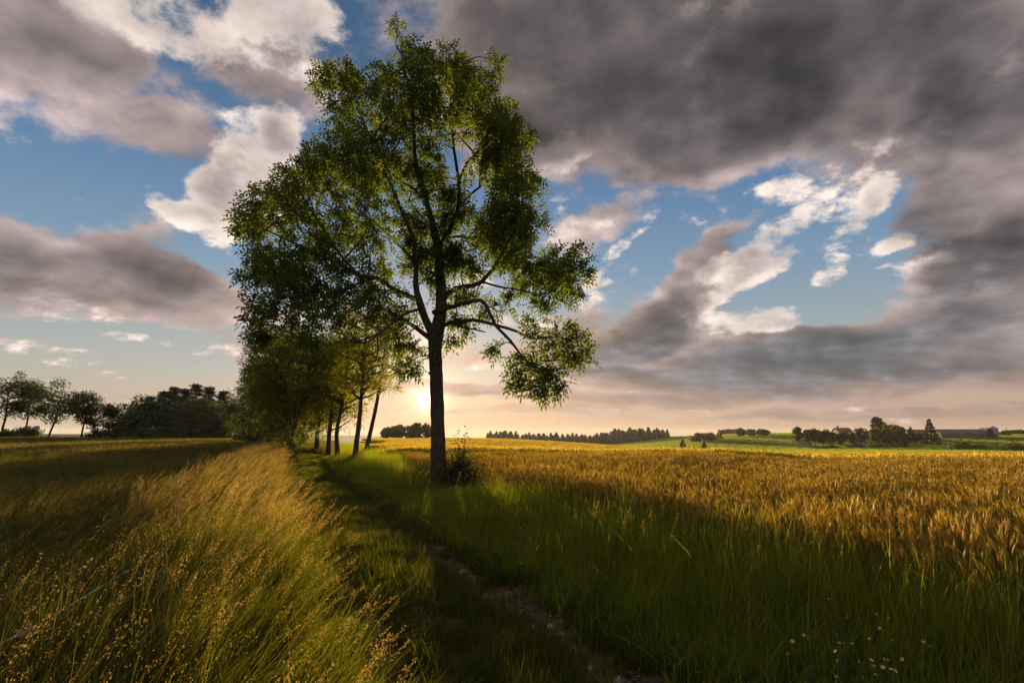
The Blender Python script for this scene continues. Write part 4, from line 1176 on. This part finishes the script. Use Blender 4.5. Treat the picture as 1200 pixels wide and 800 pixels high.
def gable(name, loc, rz, lx, ly, hw, hr, wallm, roofm, label, cat, windows=(), doors=(), chimney=None, over=0.4):
    """gabled building: ridge along x; windows and doors on the -y front"""
    e = empty(name, loc, rz); tag(e, label, cat)
    w = MB(); x, y = lx / 2, ly / 2; b0 = -3.0
    v = [[-x, -y, b0], [x, -y, b0], [x, y, b0], [-x, y, b0], [-x, -y, hw], [x, -y, hw], [x, y, hw], [-x, y, hw], [-x, 0, hr - .08], [x, 0, hr - .08]]
    w.add(v, [[0, 1, 5, 4], [2, 3, 7, 6], [1, 2, 6, 5], [3, 0, 4, 7]])
    w.f.append(np.array([[5, 6, 9], [7, 4, 8]])); w.mi.append(np.zeros(2, int))
    w.obj('wall', wallm, e)
    rf = MB(); sl_ = (hr - hw) / y; th = 0.22
    ye = y + over; ze = hw - sl_ * over
    prof = np.array([[-ye, ze], [0, hr], [ye, ze], [ye, ze + th], [0, hr + th], [-ye, ze + th]])
    vv = np.array([[sx * (x + over), a, b] for sx in (-1, 1) for a, b in prof])
    rf.add(vv, [[0, 1, 7, 6], [1, 2, 8, 7], [2, 3, 9, 8], [3, 4, 10, 9], [4, 5, 11, 10], [5, 0, 6, 11], [0, 5, 4, 1], [1, 4, 3, 2], [6, 7, 10, 11], [7, 8, 9, 10]])
    ro = rf.obj('roof', roofm, e)
    if chimney:
        c = MB(); c.box((chimney, 0.8, hr + 0.3), (0.9, 0.7, 2.0)); c.box((chimney, 0.8, hr + 1.36), (1.1, 0.9, 0.12)); c.obj('chimney', m_tile, ro)
    for (wx, wz, ww, wh) in windows:
        f = MB()
        for dx_, dz_, sx, sz in ((0, wh / 2 + .05, ww + .2, .1), (0, -wh / 2 - .05, ww + .2, .1), (-ww / 2 - .05, 0, .1, wh), (ww / 2 + .05, 0, .1, wh)):
            f.box((wx + dx_, -y - .05, wz + dz_), (sx, .14, sz))
        fo = f.obj('window', m_white, e)
        g_ = MB(); g_.box((wx, -y - .03, wz), (ww, .04, wh)); g_.obj('pane', m_darkglass, fo)
    for (wx, ww, wh) in doors:
        d_ = MB(); d_.box((wx, -y - .06, wh / 2), (ww, .1, wh)); d_.obj('door', m_wood, e)
    return e
def gpt(u, v, Y):
    p = at(u, v, Y); return p
def farm_loc(u, Y, dz=0.0):
    p = on_ground(u, Y); return (p.x, p.y, p.z + dz)
def hgt(u, v, Y):
    return at(u, v, Y).z - on_ground(u, Y).z
px = lambda n_, Y: n_ * Y / FPX
Y = 300
gable('stone_cottage', farm_loc(944, Y), R(20), px(8, Y), px(10, Y), hgt(944, 511, Y), hgt(944, 507.8, Y), m_wall, m_tile, 'small pale ochre house at the left end of the farm trees', 'house', [(-1, 2.2, .9, 1.3), (1.2, 2.2, .9, 1.3)], [(0.1, 1.0, 2.1)])
Y = 325
gable('farmhouse', farm_loc(988, Y), R(-6), px(15, Y), px(15, Y), hgt(988, 505.5, Y), hgt(988, 501.4, Y), m_wall, m_tile, 'red-roofed farmhouse rising behind the row of farm trees', 'house', [(-2.5, 7, 1, 1.5), (0, 7, 1, 1.5), (2.5, 7, 1, 1.5)], [(0, 1.2, 2.2)], chimney=-2.0)
gable('outhouse', farm_loc(965, Y - 6), R(12), px(12, Y), px(9, Y), hgt(965, 508, Y), hgt(965, 504.8, Y), m_wall, m_tile, 'low red-roofed outhouse left of the farmhouse', 'house', [(0, 3, 1, 1.2)])
gable('garden_house', farm_loc(1037, Y), R(-8), px(10, Y), px(9, Y), hgt(1037, 506, Y), hgt(1037, 501.2, Y), m_white, m_tile, 'small white-walled red-roofed house between the tall cypress and round trees', 'house', [(-.8, 7, .9, 1.3), (1, 7, .9, 1.3)])
Y = 322
gable('barn', farm_loc(1078, Y), R(-10), px(26, Y), px(16, Y), hgt(1078, 508, Y), hgt(1078, 503.4, Y), m_barnwall, m_tile, 'red-roofed barn between two dark conifers at the farm', 'barn', [], [(-3, 3.2, 3.6), (3, 3.2, 3.6)])
Y = 345
gable('long_barn', farm_loc(1129, Y), R(-6), px(58, Y), px(20, Y), hgt(1129, 508.2, Y), hgt(1129, 503.0, Y), m_barnwall, m_sheet, 'long low grey-roofed barn on the right of the farm', 'barn', [], [(0, 4, 3.4), (-11, 3, 3)])
Y = 338
# open arched shed at the barn's end
loc = farm_loc(1157, Y); e = empty('arched_shed', loc, R(-6)); tag(e, 'dark round-topped shed with an open front at the right end of the long barn', 'shed')
s_ = MB(); hh = hgt(1157, 501, Y); ww = px(9, Y)
th = np.linspace(0, np.pi, 13); pr = np.stack([np.cos(th) * ww / 2, np.sin(th) * hh], 1)
vv = np.array([[a * k, yy, b * k] for yy in (-3.5, 3.5) for k in (1.0, 0.94) for a, b in pr]); n13 = 13
fs = []
for j in range(12):
    fs += [[j, j + 1, 26 + j + 1, 26 + j], [13 + j + 1, 13 + j, 39 + j, 39 + j + 1], [j + 1, j, 13 + j, 13 + j + 1], [26 + j, 26 + j + 1, 39 + j + 1, 39 + j]]
s_.add(vv, fs); s_.obj('arched_roof', m_sheet, e)
bw = MB(); vb = np.array([[a * .93, 3.2, b * .93] for a, b in pr] + [[0, 3.2, 0]]); bw.add(vb, [[j, j + 1, 13] for j in range(12)]); bw.obj('back_wall', m_barnwall, e)
# silo
Y = 346
loc = farm_loc(1166.5, Y); e = empty('feed_silo', loc); tag(e, 'squat grey metal feed silo with a conical cap at the far right', 'silo')
hh = hgt(1166.5, 501.8, Y); rr_ = px(4.2, Y)
b_ = MB(); zz = np.linspace(-1, hh, 14); b_.tube(np.column_stack([zz * 0, zz * 0, zz]), np.where(np.arange(14) % 2, rr_, rr_ * 1.02), 18, 0, cap=False); b_.obj('body', m_metal, e, smooth=True)
b_ = MB(); b_.tube(np.array([[0, 0, hh - .05], [0, 0, hh + 1.5], [0, 0, hh + 1.75]]), np.array([rr_ * 1.08, rr_ * .15, rr_ * .12]), 18, 0); b_.obj('cap', m_metal, e)
b_ = MB()
for k in range(8): b_.box((0.35 * (1 if k % 2 else -1) * 0, -rr_ * 1.06, hh * (k + .5) / 8), (0.5, .06, .07))
b_.box((-.26, -rr_ * 1.06, hh / 2), (.06, .06, hh)); b_.box((.26, -rr_ * 1.06, hh / 2), (.06, .06, hh)); b_.obj('ladder', m_metal, e)
# poles
for u, vt, Y, lb in ((929.5, 503, 300, 'thin wooden utility pole left of the farm trees'), (1182, 501, 345, 'thin wooden utility pole right of the silo')):
    loc = farm_loc(u, Y); h = hgt(u, vt, Y); e = empty('utility_pole', loc); tag(e, lb, 'pole')
    b_ = MB(); b_.tube(np.array([[0, 0, -.5], [0, 0, h]]), np.array([.16, .11]), 8, 0); b_.obj('post', m_wood, e)
    b_ = MB(); b_.box((0, .12, h - .5), (1.5, .1, .12)); b_.obj('crossarm', m_wood, e)
# farm trees
AG = 'trees around the farm'
farm_trees = [(935, 500.5, 288, 10, .2, 'slim round-topped tree at the left end of the farm, in front of the ochre house'), (947, 503.5, 286, 10, .25, 'small tree right of the ochre house at the farm'), (955, 502.5, 288, 12, .2, 'rounded farm tree, third from the left end'),
    (964, 503, 286, 12, .2, 'rounded farm tree before the low outhouse'), (974, 502.5, 288, 14, .15, 'broad farm tree left of the farmhouse'), (986, 506, 284, 14, .12, 'low broad tree hiding the foot of the farmhouse'), (997, 507, 285, 13, .12, 'low tree right of the farmhouse'),
    (1009, 501, 290, 16, .1, 'big round tree right of the farmhouse'), (1021, 503, 296, 14, .1, 'round tree left of the tall cypress'), (1028, 499.5, 290, 15, .1, 'bright green tree in front of the tall cypress'), (1044, 496.5, 300, 14, .15, 'tall round tree right of the white house'),
    (1053, 499, 292, 18, .1, 'broad round tree left of the red barn'), (1038, 506, 284, 15, .08, 'low bushy tree before the white house'), (1062, 508, 286, 12, .05, 'low bushy tree at the foot of the dark spruce'), (1084, 508, 300, 16, .05, 'low dark bush-like tree under the big conifer by the barn')]
for i_, (u, vt, Y, wpx, cbf, lb) in enumerate(farm_trees):
    px_tree('farm_tree', u, vt, Y, wpx * 0.84, cbf + 0.1, 400 + i_, lb, AG, m_leaf_farm, ncl=20, clr=0.21, dens=0.9)
conifer_px(1069, 499, 306, 12, 331, 'dark spruce left of the red barn at the farm')
conifer_px(1092, 489.5, 288, 20, 332, 'big dark conifer, tallest at the farm, in front of the barns')
# cypress: tall and narrow
loc = on_ground(1031, 312); h = at(1031, 488.5, 312).z - loc.z
tm, cm = broadleaf(341, h=h, cw=px(12, 312), cb=h * 0.03, leaf=1.0, ncl=80, per_t=50, clr=0.2, shape=lambda f: 1.0 + 0.4 * (1 - abs(f - .35)))
put_tree('cypress_tree', loc, tm, cm, (m_needle, m_far_bark), 'tall narrow dark cypress standing above the farm roofs')
# far hedge line at the right edge
for i_, (u, vt, Y, w_) in enumerate(((1178, 508, 380, 10), (1184, 506.5, 430, 12), (1193, 506, 430, 12), (1202, 506, 430, 13))):
    px_tree('hedge_tree', u, vt, Y, w_, 0.05, 450 + i_, ('low tree just right of the silo', 'second low hedge tree right of the silo', 'third low hedge tree right of the silo', 'low hedge tree cut by the right edge of the photo')[i_], 'hedge trees at the right edge', m_leaf_farm, ncl=14)
# low field hedges below the farm
for i_, (u0, u1, v_, Y, hh, lb) in enumerate(((950, 985, 524, 278, 1.5, 'low dark hedge below the left farm trees'), (992, 1012, 523, 280, 2.2, 'dark trimmed hedge below the farmhouse'), (1016, 1058, 523, 281, 1.4, 'long low hedge below the round farm trees'),
        (1120, 1152, 525, 225, 3.0, 'dark bramble mound in the pasture right of the farm'), (1180, 1210, 528, 190, 3.2, 'dark bush mass at the right edge beyond the wheat'))):
    p0, p1 = on_ground(u0, Y), on_ground(u1, Y)
    r = np.random.default_rng(470 + i_); e = empty('field_hedge', (p0 + p1) / 2); tag(e, lb, 'hedge')
    m_ = MB(); sm = MB(); k_ = 900; ln = (p1 - p0).length
    t = r.uniform(-.5, .5, k_); hx = hh * (0.75 + 0.25 * np.sin(t * 9 + i_)) * np.sqrt(np.clip(1 - (2 * t) ** 6, 0.1, 1))
    org = np.stack([t * ln, r.normal(0, hh * .35, k_), r.uniform(-.1, 1, k_) * hx], 1)
    leaflets(m_, org, unit(r.normal(size=(k_, 3))), unit(r.normal(size=(k_, 3))), r.uniform(.5, 1.0, k_), r.uniform(.3, .6, k_), 0, r.uniform(0, 1, k_))
    for tt in np.linspace(-.45, .45, 9):
        sm.tube(np.array([[tt * ln, 0, -.3], [tt * ln + r.normal(0, .2), 0, hh * .5], [tt * ln + r.normal(0, .4), 0, hh * .8]]), [.07, .05, .02], 5, 0)
    m_.obj('foliage', m_leaf_farm, e); sm.obj('stem', m_far_bark, e)
# fence posts in the pasture
for u, Y, h_ in ((1068, 215, 1.3), (1078, 215, 1.3), (1110.5, 205, 2.2)):
    loc = farm_loc(u, Y); b_ = MB(); b_.tube(np.array([[0, 0, -.3], [0, 0, h_], [0, 0, h_ + .08]]), [.13, .12, .02], 7, 0)
    o = b_.obj('fence_post', m_white if h_ > 2 else m_wood, loc=loc); tag(o, 'taller pale post standing alone in the pasture beyond the wheat' if h_ > 2 else 'short wooden post in the pasture beyond the wheat', 'post', None if h_ > 2 else 'short pasture posts')
# white van parked among the farm trees
loc = farm_loc(1008.5, 292); e = empty('parked_van', loc, R(8)); tag(e, 'small white van parked among the farm trees', 'van')
b_ = MB(); pr = np.array([[-2.2, .35], [2.1, .35], [2.2, .9], [1.7, 1.15], [1.1, 1.9], [-2.1, 1.95], [-2.2, 1.5]])
vv = np.array([[a, yy, b] for yy in (-.9, .9) for a, b in pr]); b_.add(vv, [[j, (j + 1) % 7, 7 + (j + 1) % 7, 7 + j] for j in range(7)])
for o_ in (0, 7): b_.add(vv[o_:o_ + 7], [[0, 1, 2, 3], [0, 3, 4, 6]]); b_.add(vv[o_:o_ + 7], [[4, 5, 6]])
b_.obj('body', m_white, e)
for sx in (-1.35, 1.35):
    for sy in (-.85, .85):
        w_ = MB(); w_.tube(np.array([[sx, sy - .1, .33], [sx, sy + .1, .33]]), [.33, .33], 14, 0); w_.obj('wheel', m_darkglass, e)
w_ = MB(); w_.box((.9, -.91, 1.45), (.8, .03, .45)); w_.obj('window', m_darkglass, e)

# ------------------------------------------------------------------ small things close to the camera
# electric fence cord along the bank
m_cord, n = material('fence_cord')
finish(n, principled(n, n.mix(n.noise(obj_pos(n), 60, 3), (0.50, 0.42, 0.30), (0.75, 0.66, 0.50)), 0.7, 0.3))
cpts = []
for u, v, Y in ((-90, 800, 2.7), (0, 754, 3.1), (60, 722, 3.55), (130, 680, 4.3), (190, 645, 5.4), (240, 612, 7.2), (285, 582, 10.5), (318, 560, 17)):
    cpts.append(at(u, v, Y))
p_, q_ = curve(np.array(cpts), np.full(len(cpts), 0.0048), 0.12)
b_ = MB(); b_.tube(p_, q_ * (1 + 0.25 * np.sin(np.arange(len(p_)) * 1.9)), 6, 0)
o = b_.obj('electric_fence', m_cord); tag(o, 'thin pale fence cord running through the grass on the left bank', 'fence')
# posts that carry it
for (u, Y, h_) in ((318, 17, 0.5), ):
    loc = on_ground(u, Y); top_ = at(318, 560, 17).z
    b_ = MB(); b_.tube(np.array([[0, 0, -.3], [0, 0, top_ - loc.z], [0, 0, top_ - loc.z + .06]]), [.022, .02, .008], 7, 0)
    o = b_.obj('fence_stake', m_wood, loc=loc); tag(o, 'thin wooden stake holding the fence cord in the bank grass', 'stake')
# dry seed stem under the cord
m_drystem, n = material('dry_stem')
finish(n, principled(n, n.mix(n.noise(obj_pos(n), 25, 3), (0.22, 0.15, 0.07), (0.40, 0.29, 0.14)), 0.85, 0.15))
def dry_plant(u, vt, Y, label, heads):
    loc = at(u, vt, Y); loc = Vector((loc.x, loc.y, zat(loc.x, loc.y)))
    h = at(u, vt, Y).z - loc.z
    e = empty('dry_plant', loc); tag(e, label, 'plant')
    b_ = MB(); b_.tube(np.array([[0, 0, -.05], [.01, 0, h * .5], [0, 0, h]]), [.006, .005, .003], 6, 0); b_.obj('stem', m_drystem, e)
    r = np.random.default_rng(3)
    for k in range(heads):
        a = k * 2.4; rr_ = 0.0 if k == 0 else .035
        c = np.array([math.cos(a) * rr_, math.sin(a) * rr_, h + (0.02 if k == 0 else -.01 - .01 * (k % 2))])
        s_ = MB(); t_ = np.linspace(-1, 1, 6)
        s_.tube(np.column_stack([c[0] + t_ * 0, c[1] + t_ * 0, c[2] + t_ * .018]), .014 * np.sqrt(np.clip(1 - t_ ** 2, 0.04, 1)), 8, 0, .08)
        s_.tube(np.array([[0, 0, h - .05], (c + [0, 0, h - .03]) / 2 if k == 0 else [c[0] * .6, c[1] * .6, h - .03], c]), [.003, .0025, .002], 4, 0)
        s_.obj('seed_head', m_drystem, e)
dry_plant(32.5, 738, 3.0, 'dry brown plant with a cluster of round seed heads below the fence cord', 6)
# yellow flowers in the lower right, white ones by the verge
m_yel, n = material('yellow_petal'); finish(n, principled(n, n.mix(n.noise(obj_pos(n), 30, 2), (0.50, 0.36, 0.05), (0.62, 0.48, 0.10)), 0.6, 0.2))
m_wpet, n = material('white_petal'); finish(n, principled(n, n.mix(n.noise(obj_pos(n), 30, 2), (0.66, 0.64, 0.55), (0.8, 0.78, 0.7)), 0.6, 0.2))
m_green, n = material('flower_stem'); finish(n, principled(n, (0.06, 0.09, 0.02), 0.8, 0.2))
def flower_meshes(size, seed, np_=6):
    r = np.random.default_rng(seed)
    p = MB()
    for k in range(np_):
        a = 2 * math.pi * k / np_ + r.normal(0, .1); d_ = np.array([math.cos(a), math.sin(a), 0.35])
        s = np.array([-math.sin(a), math.cos(a), 0])
        V_ = np.array([[0, 0, 0], d_ * size * .6 + s * size * .36, d_ * size * 1.05 + [0, 0, size * .1], d_ * size * .6 - s * size * .36])
        p.add(V_, [[0, 1, 2, 3]])
    p.tube(np.array([[0, 0, -.3 * size], [0, 0, .2 * size], [0, 0, .35 * size]]), [.2 * size, .32 * size, .1 * size], 7, 0)
    return p
fy = [flower_meshes(.011, s).mesh('blossom', [m_yel]) for s in range(3)]
fw = [flower_meshes(.011, 9 + s, 8).mesh('blossom', [m_wpet]) for s in range(3)]
sb_ = MB(); sb_.tube(np.array([[0, 0, 0], [.01, .005, .5], [0, 0, 1.0]]), [.003, .0025, .002], 4, 0); stem_me = sb_.mesh('stem', [m_green])
rf_ = np.random.default_rng(77)
def flower(u, v, Y, meshes, label, group):
    tip = at(u, v, Y)
    gz_ = zat(tip.x, tip.y)
    tip.z = max(tip.z, gz_ + 0.15)
    e = empty('wild_flower', (tip.x, tip.y, gz_), rf_.uniform(0, 6.28)); tag(e, label, 'flower', group)
    s = bpy.data.objects.new('stem', stem_me); link(s, e); s.scale = (1, 1, tip.z - gz_)
    b = bpy.data.objects.new('blossom', meshes[rf_.integers(0, len(meshes))]); link(b, e)
    b.location = (0, 0, tip.z - gz_); b.rotation_euler = (rf_.uniform(.2, 1.0), 0, rf_.uniform(0, 6.28)); b.scale = [rf_.uniform(.75, 1.2)] * 3
ylw = [(971, 702), (993, 723), (942, 744), (948, 747), (980, 743), (984, 753), (989, 753), (999, 754), (1019, 748), (1027, 719), (1031, 736), (1041, 724), (1048, 727), (929, 751), (923, 766), (979, 763), (981, 774), (1007, 775), (1021, 773), (1024, 780), (1036, 772), (1041, 773), (1035, 782), (1044, 784), (980, 793), (1012, 794), (1026, 790), (1046, 750), (1058, 772), (1049, 786), (1082, 752), (1090, 757)]
for i_, (u, v) in enumerate(ylw):
    Yf = 3.55 - (v - 700) * 0.0092
    flower(u, v, Yf, fy, 'small yellow wildflower in the dark grass at the lower right', 'yellow wildflowers at the lower right')
for u, v in ((578, 622), (592, 633), (604, 637), (605, 642), (628, 638), (631, 640), (629, 643), (610, 619), (611, 660), (600, 618)):
    flower(u, v, 7.3 - (v - 618) * 0.03, fw, 'small white wildflower in the green verge beside the track', 'white wildflowers on the verge')
# loose stones in the wheel rut
m_stone, n = material('field_stone')
finish(n, principled(n, n.mix(n.noise(obj_pos(n), 18, 5, .65), (0.20, 0.15, 0.10), (0.42, 0.34, 0.25)), 0.9, 0.15, n.noise(obj_pos(n), 60, 4), .5, .01))
stones = [(724, 764, 4.1, .05, 'pale rounded stone lying in the rut at the bottom'), (621, 709, 5.2, .05, 'flat pale stone in the wheel rut at mid slope'), (646, 711, 5.2, .042, 'pale stone just right of the flat one in the rut'), (672, 730, 4.7, .04, 'small light stone at the right side of the rut'), (543, 662, 7.2, .06, 'broad pale stone where the bare rut begins'), (555, 668, 6.9, .035, 'small stone below the broad pale one in the rut'), (660, 716, 5.0, .03, 'tiny stone at the grass edge of the rut'), (690, 752, 4.3, .028, 'tiny stone left of the rounded stone at the bottom')]
for i_, (u, v, Y, s, lb) in enumerate(stones):
    x = at(u, v, Y).x
    bm = bmesh.new(); bmesh.ops.create_icosphere(bm, subdivisions=2, radius=1.0)
    r = np.random.default_rng(600 + i_); ax = r.normal(size=(5, 3)); ax /= np.linalg.norm(ax, axis=1)[:, None]
    for vt_ in bm.verts:
        c = np.array(vt_.co); k = 1.0 + 0.10 * sum(math.sin(3 * float(c @ a) + i_) for a in ax) / 2
        for a in ax[:3]:
            dpl = float(c @ a)
            if dpl > 0.72: c = c - a * (dpl - 0.72)
        vt_.co = Vector(c * k * s * np.array([1.25, .95, .62]))
    me = bpy.data.meshes.new('stone'); bm.to_mesh(me); bm.free(); me.materials.append(m_stone)
    o = bpy.data.objects.new('stone', me); link(o); o.location = (x, Y, zat(x, Y) + s * .28 + .012); o.rotation_euler = (0, 0, r.uniform(0, 6)); tag(o, lb, 'stone')

# ------------------------------------------------------------------ hazy evening air
hb = MB()
z0_, z1_ = float(gz.min()) - 1.0, 26.0
hb.box((0, 0, (z0_ + z1_) / 2), (6400, 6400, z1_ - z0_))
m_haze = bpy.data.materials.new('haze'); m_haze.use_nodes = True
n = NT(m_haze.node_tree)
ho = n.n('ShaderNodeOutputMaterial'); pvn = n.n('ShaderNodeVolumePrincipled')
n.put(pvn.inputs['Color'], (0.95, 0.95, 0.95))
pvn.inputs['Density'].default_value = 0.00007
pvn.inputs['Anisotropy'].default_value = 0.35
n.t.links.new(pvn.outputs[0], ho.inputs['Volume'])
m_haze.cycles.homogeneous_volume = True
haze = hb.obj('haze', m_haze)
tag(haze, 'thin warm evening haze over the fields', 'haze', kind='stuff')
